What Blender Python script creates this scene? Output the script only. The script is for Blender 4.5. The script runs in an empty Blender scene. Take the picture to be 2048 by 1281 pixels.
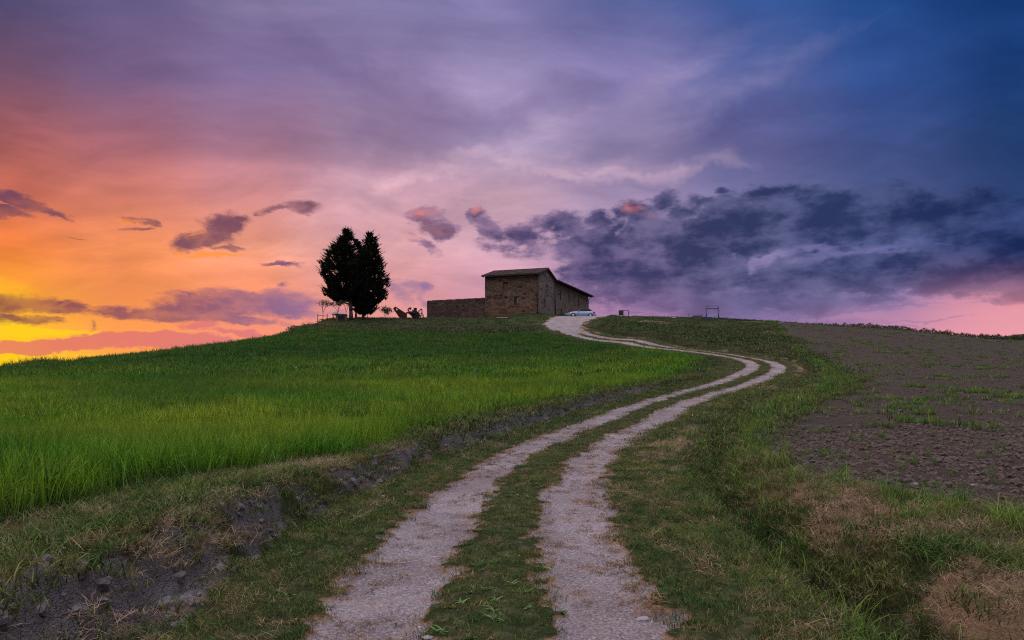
import bpy, math, random
import numpy as np
from mathutils import Vector, Matrix, noise as mnoise

R = math.radians
F = 1365.0            # focal length in photo pixels (photo 2048 wide)
HZ = 745.0            # photo row of the horizon
EYE = 1.6

scene = bpy.context.scene
COL = scene.collection

# ------------------------------------------------------------------ camera
cam_d = bpy.data.cameras.new("camera")
cam_d.sensor_width = 36.0
cam_d.lens = 36.0 * F / 2048.0
cam_d.shift_y = (HZ - 640.5) / 2048.0
cam_d.clip_start = 0.05
cam_d.clip_end = 20000
cam = bpy.data.objects.new("camera", cam_d)
cam.location = (0, 0, EYE)
cam.rotation_euler = (R(90), 0, 0)
COL.objects.link(cam)
scene.camera = cam

scene.view_settings.view_transform = 'Standard'
scene.view_settings.look = 'None'
scene.view_settings.exposure = 0.0
scene.view_settings.gamma = 1.0
scene.cycles.use_denoising = False
scene.cycles.pixel_filter_type = 'BLACKMAN_HARRIS'
scene.cycles.filter_width = 1.15
scene.cycles.max_bounces = 5
scene.cycles.diffuse_bounces = 2
scene.cycles.transmission_bounces = 3
scene.cycles.transparent_max_bounces = 6

# ------------------------------------------------------------------ helpers for nodes
def lin(c):
    out = []
    for v in c[:3]:
        v = v / 255.0
        out.append(v / 12.92 if v <= 0.04045 else ((v + 0.055) / 1.055) ** 2.4)
    return (out[0], out[1], out[2], 1.0)

class NT:
    def __init__(self, tree):
        self.t = tree; self.n = tree.nodes; self.l = tree.links
    def new(self, kind, **kw):
        nd = self.n.new(kind)
        for k, v in kw.items():
            setattr(nd, k, v)
        return nd
    def put(self, sock, v):
        if v is None: return
        if isinstance(v, bpy.types.NodeSocket): self.l.new(v, sock)
        else: sock.default_value = v
    def math(self, op, a, b=None, c=None, clamp=False):
        nd = self.new('ShaderNodeMath', operation=op); nd.use_clamp = clamp
        self.put(nd.inputs[0], a); self.put(nd.inputs[1], b); self.put(nd.inputs[2], c)
        return nd.outputs[0]
    def vmath(self, op, a, b=None, scale=None):
        nd = self.new('ShaderNodeVectorMath', operation=op)
        self.put(nd.inputs[0], a); self.put(nd.inputs[1], b)
        if scale is not None: self.put(nd.inputs['Scale'], scale)
        return nd.outputs['Value'] if op in ('LENGTH', 'DOT_PRODUCT', 'DISTANCE') else nd.outputs[0]
    def mix(self, fac, a, b, mode='MIX'):
        nd = self.new('ShaderNodeMix', data_type='RGBA', blend_type=mode)
        self.put(nd.inputs[0], fac); self.put(nd.inputs[6], a); self.put(nd.inputs[7], b)
        return nd.outputs[2]
    def noise(self, vec, scale, detail=3.0, rough=0.5, dist=0.0, out='Fac'):
        nd = self.new('ShaderNodeTexNoise')
        self.put(nd.inputs['Vector'], vec); nd.inputs['Scale'].default_value = scale
        nd.inputs['Detail'].default_value = detail; nd.inputs['Roughness'].default_value = rough
        nd.inputs['Distortion'].default_value = dist
        return nd.outputs[out]
    def ramp(self, fac, stops, interp='LINEAR'):
        nd = self.new('ShaderNodeValToRGB')
        cr = nd.color_ramp; cr.interpolation = interp
        while len(cr.elements) > 1: cr.elements.remove(cr.elements[-1])
        cr.elements[0].position = stops[0][0]; cr.elements[0].color = stops[0][1]
        for p, c in stops[1:]:
            e = cr.elements.new(p); e.color = c
        self.put(nd.inputs[0], fac)
        return nd.outputs[0]
    def smooth(self, v, a, b, lo=0.0, hi=1.0):
        nd = self.new('ShaderNodeMapRange', interpolation_type='SMOOTHSTEP')
        self.put(nd.inputs[0], v)
        nd.inputs[1].default_value = a; nd.inputs[2].default_value = b
        nd.inputs[3].default_value = lo; nd.inputs[4].default_value = hi
        return nd.outputs[0]
    def mapping(self, vec, loc=(0,0,0), rot=(0,0,0), sc=(1,1,1), kind='POINT'):
        nd = self.new('ShaderNodeMapping', vector_type=kind)
        self.put(nd.inputs[0], vec)
        nd.inputs[1].default_value = loc; nd.inputs[2].default_value = rot; nd.inputs[3].default_value = sc
        return nd.outputs[0]

# ------------------------------------------------------------------ world: dusk sky after sunset
world = bpy.data.worlds.new("World")
scene.world = world
world.use_nodes = True
world.node_tree.nodes.clear()
W = NT(world.node_tree)
LIGHT_GAIN = 1.0

def ae(px, py):
    """compass bearing and height angle (radians) of a point of the sky"""
    a = math.atan((px - 1024) / F)
    e = math.atan((HZ - py) / F * math.cos(a))
    return a, e

tc = W.new('ShaderNodeTexCoord')
D = W.vmath('NORMALIZE', tc.outputs['Generated'])
sep = W.new('ShaderNodeSeparateXYZ'); W.put(sep.inputs[0], D)
az = W.math('ARCTAN2', sep.outputs[0], sep.outputs[1])
el = W.math('ARCSINE', sep.outputs[2])
# cloud-layer coordinates: where the view ray meets a flat sheet overhead
den = W.math('ADD', W.math('MAXIMUM', sep.outputs[2], 0.0), 0.12)
cmbP = W.new('ShaderNodeCombineXYZ')
W.put(cmbP.inputs[0], W.math('DIVIDE', sep.outputs[0], den)); W.put(cmbP.inputs[1], W.math('DIVIDE', sep.outputs[1], den))
P = cmbP.outputs[0]
cmbA = W.new('ShaderNodeCombineXYZ'); W.put(cmbA.inputs[0], az); W.put(cmbA.inputs[1], el)
A = cmbA.outputs[0]

# clear-sky colours by bearing (columns) and height (rows)
cols_px = [0, 250, 500, 750, 1000, 1250, 1500, 1750, 2048]
rows = [
 (740, [(255,200,20),(255,165,75),(255,148,112),(245,150,140),(215,145,165),(180,130,170),(170,125,170),(235,150,165),(240,160,170)]),
 (680, [(255,208,28),(255,160,82),(252,150,118),(245,158,148),(215,150,165),(180,130,170),(150,120,168),(215,145,168),(238,158,170)]),
 (600, [(255,172,48),(250,150,84),(244,146,108),(232,156,150),(208,152,172),(165,128,172),(126,112,160),(140,120,168),(225,150,165)]),
 (500, [(238,130,62),(240,144,90),(236,152,116),(218,164,166),(200,160,180),(168,145,182),(132,124,170),(104,108,160),(70,84,138)]),
 (400, [(196,106,84),(206,122,104),(208,138,136),(196,152,168),(190,155,172),(166,146,180),(120,120,166),(84,97,148),(48,72,122)]),
 (290, [(156,90,92),(166,104,114),(166,120,142),(160,134,164),(162,146,182),(142,130,170),(98,100,150),(64,82,136),(36,64,114)]),
 (150, [(116,82,106),(126,101,138),(138,120,164),(142,128,170),(150,138,182),(132,124,174),(84,98,156),(50,80,144),(28,62,118)]),
 (0,   [(85,77,114),(105,95,138),(118,110,152),(122,116,162),(127,122,170),(92,104,160),(50,82,146),(32,68,130),(22,57,114)]),
]
A0, A1 = -0.75, 0.75
u = W.math('DIVIDE', W.math('SUBTRACT', az, A0), A1 - A0)
warpn = W.noise(A, 3.0, 2.0)
u = W.math('ADD', u, W.math('MULTIPLY', W.math('SUBTRACT', warpn, 0.5), 0.05))
rise = W.math('DIVIDE', W.math('TANGENT', el), W.math('MAXIMUM', W.math('COSINE', az), 0.5))
rise = W.math('ADD', rise, W.math('MULTIPLY', W.math('SUBTRACT', W.noise(A, 4.0, 3.0), 0.5), 0.05))
base = None
prev_e = None
for py, cs in rows:
    stops = []
    for px, c in zip(cols_px, cs):
        a_, _ = ae(px, py)
        stops.append(((a_ - A0) / (A1 - A0), lin(c)))
    rcol = W.ramp(u, stops, 'EASE')
    e_ = (HZ - py) / F
    if base is None:
        base = rcol
    else:
        base = W.mix(W.math('DIVIDE', W.math('SUBTRACT', rise, prev_e), e_ - prev_e, clamp=True), base, rcol)
    prev_e = e_

# soft high veil: streaks that brighten and darken the gradient
denv = W.math('ADD', W.math('MAXIMUM', sep.outputs[2], 0.0), 0.34)
cmbV = W.new('ShaderNodeCombineXYZ')
W.put(cmbV.inputs[0], W.math('DIVIDE', sep.outputs[0], denv)); W.put(cmbV.inputs[1], W.math('DIVIDE', sep.outputs[1], denv))
V = cmbV.outputs[0]
streak = W.math('MULTIPLY_ADD', W.noise(W.mapping(V, rot=(0, 0, R(-38)), sc=(0.9, 2.4, 1)), 1.5, 7.0, 0.6, 0.9), 0.5,
    W.math('MULTIPLY', W.noise(W.mapping(W.vmath('ADD', A, W.vmath('MULTIPLY', W.vmath('SUBTRACT', W.noise(A, 2.2, 3.0, out='Color'), (0.5,0.5,0.5)), (0.0, 0.22, 0))), rot=(0, 0, R(-9)), sc=(2.2, 11, 1)), 1.6, 7.0, 0.62, 0.3), 0.5))
veil = W.noise(W.mapping(V, rot=(0, 0, R(-20)), sc=(1.0, 1.7, 1)), 1.6, 6.0, 0.58, 1.2)
def blobs(vec, items, op='ADD', k=1.5):
    """soft ellipses, summed or united; items: px, py, rx, ry, angle deg (up to the right), gain"""
    acc = None
    for (px, py, rx, ry, ang, g) in items:
        a_, e_ = ae(px, py)
        ax = rx / F * math.cos(a_) ** 2 * k
        ay = ry / F * math.cos(a_) * k
        v = W.mapping(vec, loc=(a_, e_, 0), rot=(0, 0, R(ang)), sc=(ax, ay, 1), kind='TEXTURE')
        gr = W.new('ShaderNodeTexGradient', gradient_type='SPHERICAL'); W.put(gr.inputs[0], v)
        o = gr.outputs['Fac'] if 'Fac' in gr.outputs else gr.outputs[1]
        if op == 'MAX':
            o = W.math('MULTIPLY', o, g)
            if acc is None: acc = o
            else:
                nd = W.new('ShaderNodeMath', operation='SMOOTH_MAX'); W.put(nd.inputs[0], acc); W.put(nd.inputs[1], o); nd.inputs[2].default_value = 0.12
                acc = nd.outputs[0]
        else:
            acc = W.math('MULTIPLY', o, g) if acc is None else W.math('MULTIPLY_ADD', o, g, acc)
    return acc
# warped bearing/height coordinates give the clouds their torn outlines
nv = W.noise(W.mapping(A, sc=(1, 1.9, 1)), 16.0, 6.0, 0.62, out='Color')
nv = W.vmath('SUBTRACT', nv, (0.5, 0.5, 0.5))
Aw = W.vmath('ADD', A, W.vmath('MULTIPLY', nv, (0.075, 0.034, 0)))
nv2 = W.noise(A, 4.0, 5.0, 0.6, out='Color')
Aww = W.vmath('ADD', A, W.vmath('MULTIPLY', W.vmath('SUBTRACT', nv2, (0.5, 0.5, 0.5)), (0.42, 0.22, 0)))

# violet shadows of the veil
vdark = blobs(Aww, [(760,190,200,70,-25,0.55),(700,170,130,40,-20,0.35),(850,270,220,60,14,0.55),(770,330,150,40,-20,0.35),(1040,225,150,30,22,0.4),(1320,310,300,46,16,0.75),(1600,285,300,60,10,0.35),
                    (640,150,120,40,-30,0.25),(1480,340,240,40,10,0.35),(400,70,260,40,-10,0.3),(700,380,80,40,-60,0.4),(1950,330,260,60,0,0.3),(330,230,240,50,10,0.25)])
vdark = W.math('MULTIPLY', vdark, W.smooth(veil, 0.22, 0.7), clamp=True)
vlight = blobs(Aww, [(1150,352,230,18,-5,1.0),(960,345,200,22,14,0.5),(700,400,170,40,20,0.4),(900,110,300,50,-10,0.15),(1480,160,230,30,18,0.42),
                     (1260,370,160,12,-3,0.8),(600,475,170,30,12,0.45),(820,385,110,18,25,0.5),(1180,215,260,30,22,0.4),(560,55,260,30,-8,0.2),(690,340,90,20,40,0.35),(1000,420,200,16,6,0.3)])
vlight = W.math('MULTIPLY', vlight, W.smooth(streak, 0.3, 0.72), clamp=True)
c = W.mix(W.math('MULTIPLY', vdark, 0.78), base, W.mix(1.0, base, lin((178,168,198)), 'MULTIPLY'))
c = W.mix(W.math('MULTIPLY', vlight, 0.8), c, W.mix(0.5, W.mix(1.0, c, (1.6, 1.5, 1.4, 1), 'MULTIPLY'), lin((226,192,198))))
amt = W.smooth(el, R(2), R(9))
c = W.mix(amt, c, W.mix(1.0, c, W.ramp(streak, [(0.34, (0.80,0.79,0.83,1)), (0.5, (1.0,0.99,0.99,1)), (0.66, (1.30,1.24,1.19,1))]), 'MULTIPLY'))
c = W.mix(amt, c, W.mix(1.0, c, W.ramp(veil, [(0.28, (0.84,0.83,0.87,1)), (0.5, (1.04,1.03,1.03,1)), (0.7, (1.2,1.18,1.14,1))]), 'MULTIPLY'))

# cloud banks
fine = W.noise(W.mapping(A, sc=(1.0, 2.0, 1)), 34.0, 8.0, 0.66)
bulge = W.noise(W.mapping(A, sc=(1.0, 1.8, 1)), 13.0, 6.0, 0.6)
edge = W.math('ADD', W.math('MULTIPLY', W.math('SUBTRACT', fine, 0.5), 1.0), W.math('MULTIPLY', W.math('SUBTRACT', bulge, 0.5), 0.75))
def alpha(mask, lo, hi, ed=edge, k=1.0):
    on = W.smooth(mask, 0.10, 0.22)
    return W.math('MULTIPLY', W.smooth(W.math('MULTIPLY_ADD', ed, k, mask), lo, hi), on)

big = blobs(Aw, [
 (1210,500,110,60,-12,1.0),(1300,520,150,80,-4,1.2),(1400,480,150,70,0,1.25),(1540,450,180,62,-3,1.25),(1700,440,190,56,0,1.25),(1860,430,150,44,-4,1.15),(1960,470,150,30,-8,1.1),(2100,485,160,40,0,1.2),
 (1125,455,62,26,0,1.0),(1055,482,62,26,-14,0.85),(982,455,34,22,-38,0.95),(955,434,24,16,0,0.9),(1278,428,44,26,0,1.0),(1195,442,34,18,0,0.9),(1335,403,40,18,10,0.9),(1400,413,28,16,0,0.9),
 (1530,390,62,13,-4,0.9),(1600,386,34,14,0,0.95),(1905,408,40,15,0,0.9),(1445,383,22,6,0,0.9),(1640,550,170,32,6,1.1),(1780,535,190,44,4,1.3),(1950,535,190,46,0,1.3),(2080,540,160,56,0,1.4),(1480,560,110,34,10,0.95),
 (1300,575,170,46,0,0.9),(1430,605,230,34,0,0.8),(1180,545,80,50,0,0.75),(1620,610,170,22,0,0.75),(880,460,36,18,-14,1.0),(850,436,28,16,0,0.9),(850,490,30,12,-30,0.6),(1000,495,60,18,-16,0.55)], 'MAX')
gap = blobs(Aww, [(1565,524,80,14,22,0.34),(1690,505,120,12,3,0.24),(1508,548,36,20,50,0.36),(1800,470,60,14,10,0.2),(1350,460,40,14,30,0.25),(1245,470,34,12,35,0.3),(1850,500,100,9,-2,0.25),(1330,640,100,20,0,0.4),(1420,440,40,16,30,0.35),(1120,480,40,12,20,0.3)])
big = W.math('SUBTRACT', big, gap)
a_big = alpha(big, 0.04, 0.52, k=1.05)
cell = W.noise(W.mapping(A, sc=(1.0, 1.9, 1), loc=(3.3, 1.7, 0)), 17.0, 8.0, 0.56)
core = W.smooth(W.math('ADD', W.math('MULTIPLY', big, 0.5), W.math('MULTIPLY', W.math('ADD', W.math('SUBTRACT', cell, 0.5), W.math('MULTIPLY', edge, 0.35)), 3.0)), -0.2, 0.85)
def az01(px): return (ae(px, 500)[0] - A0) / (A1 - A0)
colbank = W.ramp(u, [(az01(850), lin((146,108,146))), (az01(1100), lin((106,92,138))), (az01(1350), lin((88,88,130))), (az01(1700), lin((78,88,130))), (az01(2048), lin((48,64,114)))])
colcore = W.mix(1.0, colbank, (0.27, 0.36, 0.50, 1), 'MULTIPLY')
bankc = W.mix(core, W.mix(0.2, colbank, base), colcore)
# under the bank the light stays rosy
low_e = W.smooth(el, ae(1400, 650)[1], ae(1400, 540)[1])
c = W.mix(W.math('MULTIPLY', a_big, W.math('MULTIPLY_ADD', low_e, 0.5, 0.46)), c, bankc)
lit = blobs(Aw, [(848,432,24,9,0,1.0),(955,422,15,9,0,0.9),(1266,414,18,13,0,0.9),(836,476,30,8,-10,0.5),(1300,432,40,9,-20,0.35)], 'MAX')
c = W.mix(W.math('MULTIPLY', alpha(lit, 0.0, 1.1, k=1.2), W.math('MULTIPLY', W.smooth(az, ae(1500,400)[0], ae(900,400)[0], 0.35, 0.85), 1.0)), c, lin((230,138,128)))

# small dark clouds on the sunset side
small = blobs(Aw, [(30,404,60,12,-10,1.0),(90,416,60,8,-16,0.95),(20,426,50,7,0,0.75),(445,448,42,20,0,1.15),(400,482,60,19,16,1.15),(475,440,40,9,0,0.75),(455,499,40,5,-2,0.85),(605,411,34,13,6,0.95),(556,421,40,6,14,0.8),
 (303,446,26,9,-16,0.85),(285,437,30,6,0,0.6),(280,461,28,4,0,0.6),(570,528,40,5,0,0.75),(150,473,36,3,0,0.6),(872,458,34,15,-14,0.8),(425,468,50,16,24,1.1),
 (40,606,100,16,0,1.25),(110,618,80,11,-4,1.15),(40,642,70,9,0,1.0),(120,604,26,5,0,0.8),(180,652,16,6,30,0.7),(-60,610,100,22,0,1.2),
 (300,628,100,12,0,1.1),(400,622,150,14,2,1.15),(530,606,120,24,3,1.25),(580,598,70,22,0,1.0),(470,590,90,13,0,1.0),(390,592,60,5,-4,0.9),(240,628,60,4,0,0.8),(450,640,150,10,0,0.9),(600,625,80,12,0,0.8),(440,606,120,16,0,1.1),
 (825,572,44,12,0,0.8),(795,580,36,18,-34,0.8),(848,598,26,12,-34,0.6),(565,565,18,6,0,0.6)], 'MAX')
a_small = alpha(small, 0.06, 0.66, k=1.15)
colsm = W.ramp(u, [(az01(0), lin((136,72,78))), (az01(200), lin((158,90,98))), (az01(420), lin((152,98,124))), (az01(600), lin((152,114,156))), (az01(830), lin((150,120,165)))])
colsm = W.mix(W.smooth(el, ae(400, 560)[1], ae(400, 490)[1]), colsm, lin((124,78,100)))
colsm = W.mix(W.smooth(cell, 0.4, 0.62, 0, 0.35), W.mix(1.0, colsm, (0.82,0.82,0.86,1), 'MULTIPLY'), base)
c = W.mix(W.math('MULTIPLY', a_small, 0.92), c, colsm)
# gold rims under them
rim = blobs(Aw, [(430,512,80,5,5,1.0),(352,505,15,15,40,0.7),(385,470,16,5,30,0.7),(265,440,26,6,0,0.6),(150,471,26,3,0,0.6)], 'MAX')
c = W.mix(W.math('MULTIPLY', alpha(rim, 0.05, 0.9), 0.75), c, lin((255,150,55)))
# low rose bank above the crest on the left, gold beneath and above it
gold = blobs(Aw, [(30,664,90,9,0,1.4),(-80,655,130,14,0,1.4),(150,664,90,4,0,0.6),(300,664,60,3,0,0.4),(40,722,100,5,2,1.0),(120,714,80,3,2,0.7),(10,575,90,26,0,0.35)])
c = W.mix(alpha(gold, 0.0, 0.9, k=0.5), c, lin((255,206,34)))
bar = blobs(Aw, [(40,700,120,8,3,1.1),(140,690,120,13,4,1.3),(240,682,110,15,3,1.3),(330,682,80,15,0,1.1),(400,690,90,14,0,0.9),(-100,704,120,10,0,1.2),(480,668,80,6,0,0.6),(400,655,40,10,0,0.6)], 'MAX')
c = W.mix(W.math('MULTIPLY', alpha(bar, 0.12, 0.42, k=0.6), 0.93), c, W.ramp(u, [(0.05, lin((232,120,92))), (0.30, lin((222,124,128)))]))
# streaks low on the right
bars = blobs(Aw, [(1690,626,90,5,4,1.0),(1780,612,110,4,3,0.9),(1850,640,110,3,3,0.7),(1600,650,150,9,0,1.0),(1760,655,110,4,2,0.9),(1480,642,150,14,0,1.0),(1950,600,90,4,3,0.5)], 'MAX')
c = W.mix(W.math('MULTIPLY', alpha(bars, 0.1, 0.8, k=0.9), 0.6), c, lin((134,112,160)))
glow = blobs(Aww, [(0,720,200,60,0,0.6)])
c = W.mix(W.math('MULTIPLY', glow, 0.3, clamp=True), c, lin((255,200,30)))

# the sky overhead and behind: pale lavender, brightness added here to light the ground
up = W.smooth(el, R(31), R(48))
back = W.smooth(sep.outputs[1], 0.55, -0.1)
over = W.math('MAXIMUM', up, back)
overcol = W.mix(W.smooth(el, 0.35, 1.15), (0.13, 0.11, 0.15, 1), (1.22, 1.16, 1.28, 1))
leftw = W.smooth(az, -0.6, -1.4)
overcol = W.mix(W.math('MULTIPLY', W.math('MULTIPLY', leftw, W.smooth(sep.outputs[1], -0.3, 0.3)), 0.6), overcol, (0.95, 0.55, 0.35, 1))
overcol = W.mix(1.0, overcol, (1.74, 1.70, 1.76, 1), 'MULTIPLY')
c = W.mix(over, c, overcol)
below = W.smooth(el, R(-0.5), R(-6))
c = W.mix(below, c, (0.05, 0.045, 0.05, 1))
bg = W.new('ShaderNodeBackground'); W.put(bg.inputs[0], c); bg.inputs[1].default_value = LIGHT_GAIN
wo = W.new('ShaderNodeOutputWorld'); W.l.new(bg.outputs[0], wo.inputs[0])
world.cycles.sampling_method = 'MANUAL'
world.cycles.sample_map_resolution = 512

# last warm light of the sun that has gone behind the left crest
sun_d = bpy.data.lights.new("sun", 'SUN')
sun_d.energy = 0.8
sun_d.angle = R(10)
sun_d.color = (1.0, 0.62, 0.36)
sun = bpy.data.objects.new("sun", sun_d)
sa, se = R(-62), R(14)
dirv = Vector((math.sin(sa) * math.cos(se), math.cos(sa) * math.cos(se), math.sin(se)))
sun.rotation_euler = dirv.to_track_quat('Z', 'Y').to_euler()
sun.location = dirv * 50
COL.objects.link(sun)

# ------------------------------------------------------------------ tagging and mesh helpers
def tag(o, label=None, cat=None, group=None, kind=None):
    if label: o['label'] = label
    if cat: o['category'] = cat
    if group: o['group'] = group
    if kind: o['kind'] = kind
    return o
def empty(name, loc, rz=0.0, label=None, cat=None, group=None):
    o = bpy.data.objects.new(name, None); COL.objects.link(o)
    o.empty_display_size = 0.3
    o.location = loc; o.rotation_euler = (0, 0, rz)
    return tag(o, label, cat, group)
class MB:
    """collects faces and links them as one mesh object"""
    def __init__(self): self.v = []; self.f = []; self.sm = []
    def add(self, vs, fs, smooth=False):
        k = len(self.v); self.v.extend([tuple(p) for p in vs])
        for f in fs: self.f.append(tuple(i + k for i in f)); self.sm.append(smooth)
        return self
    def box(self, x0, x1, y0, y1, z0, z1):
        vs = [(x0,y0,z0),(x1,y0,z0),(x1,y1,z0),(x0,y1,z0),(x0,y0,z1),(x1,y0,z1),(x1,y1,z1),(x0,y1,z1)]
        return self.add(vs, [(0,3,2,1),(4,5,6,7),(0,1,5,4),(1,2,6,5),(2,3,7,6),(3,0,4,7)])
    def prism(self, poly, axis, a, b):
        """polygon in the two other axes, extruded along axis from a to b"""
        n = len(poly)
        def p(q, t):
            return {'x': (t, q[0], q[1]), 'y': (q[0], t, q[1]), 'z': (q[0], q[1], t)}[axis]
        vs = [p(q, a) for q in poly] + [p(q, b) for q in poly]
        fs = [tuple(range(n))[::-1], tuple(range(n, 2*n))] + [(i, (i+1) % n, n + (i+1) % n, n + i) for i in range(n)]
        return self.add(vs, fs)
    def tube(self, p0, p1, r0, r1=None, n=8, cap=True):
        r1 = r0 if r1 is None else r1
        p0 = Vector(p0); p1 = Vector(p1); d = (p1 - p0)
        if d.length < 1e-6: return self
        q = d.to_track_quat('Z', 'Y')
        vs = []
        for p, r in ((p0, r0), (p1, r1)):
            for i in range(n):
                a = 2 * math.pi * i / n
                vs.append(p + q @ Vector((math.cos(a) * r, math.sin(a) * r, 0)))
        fs = [(i, (i+1) % n, n + (i+1) % n, n + i) for i in range(n)]
        if cap: fs += [tuple(range(n))[::-1], tuple(range(n, 2*n))]
        return self.add(vs, fs, n > 5)
    def path(self, pts, r, n=6):
        for a, b in zip(pts[:-1], pts[1:]): self.tube(a, b, r, r, n)
        return self
    def build(self, name, mat, parent=None, **kw):
        me = bpy.data.meshes.new(name); me.from_pydata(self.v, [], self.f)
        me.polygons.foreach_set('use_smooth', self.sm)
        me.materials.append(mat); me.update()
        o = bpy.data.objects.new(name, me); COL.objects.link(o)
        if parent is not None: o.parent = parent
        return tag(o, **kw)

def np_mesh(name, verts, faces_flat, sizes):
    me = bpy.data.meshes.new(name)
    me.vertices.add(len(verts)); me.vertices.foreach_set('co', np.asarray(verts, dtype=np.float32).ravel())
    me.loops.add(len(faces_flat)); me.loops.foreach_set('vertex_index', np.asarray(faces_flat, dtype=np.int32))
    sizes = np.asarray(sizes, dtype=np.int32)
    me.polygons.add(len(sizes))
    st = np.zeros(len(sizes), dtype=np.int32); st[1:] = np.cumsum(sizes)[:-1]
    me.polygons.foreach_set('loop_start', st); me.polygons.foreach_set('loop_total', sizes)
    me.update(calc_edges=True)
    return me

def fattr(me, name, arr):
    a = me.attributes.new(name, 'FLOAT', 'POINT'); a.data.foreach_set('value', np.asarray(arr, dtype=np.float32))

# ------------------------------------------------------------------ numpy value noise
def vnoise(x, y, seed=0):
    rs = np.random.RandomState(seed); T = rs.rand(256, 256)
    xi = np.floor(x).astype(int); yi = np.floor(y).astype(int)
    fx = x - xi; fy = y - yi
    fx = fx * fx * (3 - 2 * fx); fy = fy * fy * (3 - 2 * fy)
    a = T[xi & 255, yi & 255]; b = T[(xi + 1) & 255, yi & 255]; c_ = T[xi & 255, (yi + 1) & 255]; d = T[(xi + 1) & 255, (yi + 1) & 255]
    return (a * (1 - fx) + b * fx) * (1 - fy) + (c_ * (1 - fx) + d * fx) * fy
def fbm(x, y, sc, seed=0, oct=4, rough=0.5):
    s = 0; amp = 1; tot = 0
    for k in range(oct):
        s = s + amp * vnoise(x * sc + 17.3 * k, y * sc - 9.1 * k, seed + k); tot += amp; amp *= rough; sc *= 2.03
    return s / tot - 0.5
def sstep(a, b, v):
    t = np.clip((v - a) / (b - a), 0, 1); return t * t * (3 - 2 * t)

# ------------------------------------------------------------------ the track's centre line (x, y)
PC = [(-0.7,-8),(-0.45,-2),(-0.2,2),(-0.13,4.07),(-0.1,6.15),(0.05,8.56),(0.42,11),(1.08,13.4),(2.65,17.5),(5.9,24.8),(11.3,33.6),(15.4,41.5),(17.2,48),(17.0,54),(15.2,60),(12.9,66),(10.1,72),(7.4,79),(6.6,86),(8.5,93),(12.5,101),(20,112),(30,125)]
def catmull(P_, n=24):
    P_ = [np.array(p, float) for p in P_]
    P_ = [2 * P_[0] - P_[1]] + P_ + [2 * P_[-1] - P_[-2]]
    out = []
    for i in range(1, len(P_) - 2):
        p0, p1, p2, p3 = P_[i-1:i+3]
        for k in range(n):
            t = k / n
            out.append(0.5 * ((2*p1) + (-p0+p2)*t + (2*p0-5*p1+4*p2-p3)*t*t + (-p0+3*p1-3*p2+p3)*t**3))
    out.append(P_[-2]); return np.array(out)
CL = catmull(PC)
def path_sd(x, y):
    """signed distance to the centre line (right of travel positive) and the y of the nearest point"""
    x = np.asarray(x, float).ravel(); y = np.asarray(y, float).ravel()
    s = np.empty_like(x); ty = np.empty_like(x)
    a = CL[:-1]; b = CL[1:]; d = b - a; L2 = (d ** 2).sum(1)
    for k in range(0, len(x), 4000):
        px = x[k:k+4000, None]; py = y[k:k+4000, None]
        t = np.clip(((px - a[:,0]) * d[:,0] + (py - a[:,1]) * d[:,1]) / L2, 0, 1)
        dx = px - (a[:,0] + t * d[:,0]); dy = py - (a[:,1] + t * d[:,1])
        q = dx * dx + dy * dy; j = q.argmin(1); r = np.arange(len(j))
        cr = d[j,0] * dy[r,j] - d[j,1] * dx[r,j]
        s[k:k+4000] = np.sqrt(q[r,j]) * np.where(cr > 0, -1, 1)
        ty[k:k+4000] = a[j,1] + t[r,j] * d[j,1]
    return s, ty

def bank_h(y): return (0.36 + 0.10 * (1 - sstep(6, 11, y))) * (1 - sstep(22, 40, y))
# measured points of the land: photo column, photo row, distance, height of crop above the soil there
CP = []
def cpt(px, py, Y, sub=0.0): CP.append(((px - 1024) / F * Y, Y, EYE + (HZ - py) / F * Y - sub))
for (x_, y_), z_ in zip(PC[2:20], [0,0,0,0,0.05,0.11,0.25,0.6,1.2,1.87,2.4,2.95,3.58,4.26,5.03,6.2,7.65,9.0]):
    CP.append((x_, y_, z_))
def wp(px, py, Y): cpt(px, py, Y, 0.48 + bank_h(Y))
for px in (-300, 0, 300, 600):
    wp(px, 850, 10.8); wp(px, 800, 17); wp(px, 771, 26)
wp(-300,775,38); wp(0,756,38); wp(300,746,38); wp(600,739,40); wp(900,741,38); wp(900,771,26)
wp(-300,772,50); wp(0,737,56); wp(200,714,61); wp(330,700,65); wp(300,725,50); wp(450,684,70); wp(590,665,76); wp(600,710,54); wp(900,700,58); wp(900,664,79); wp(1150,703,58)
for p in [(600,658,86),(640,651,87),(682,651,86.5),(682,641,90.5),(700,640,94),(640,643,91),(780,650,88.5),(780,640,94),(760,638,98),(690,637.5,98),(855,641,106),(855,648,90),(960,638,102),(1000,640,94),(1076,629,100),(1150,630,108),(1250,634,96),(1400,637,96),(1550,645,94),(1800,662,100),(2048,679,104),(2300,692,106),
          (1290,677,69.5),(1450,697,65),(1450,664,82),(1300,655,82),(1600,722,51),(1600,692,66),(1700,762,33),(1700,702,62),(1700,667,84),
          (2000,820,20),(1800,820,20),(2000,772,32),(1850,772,32),(2000,722,55),(2000,694,84),(1800,692,75),(2300,760,40),(2300,800,25)]:
    cpt(*p)
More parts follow.
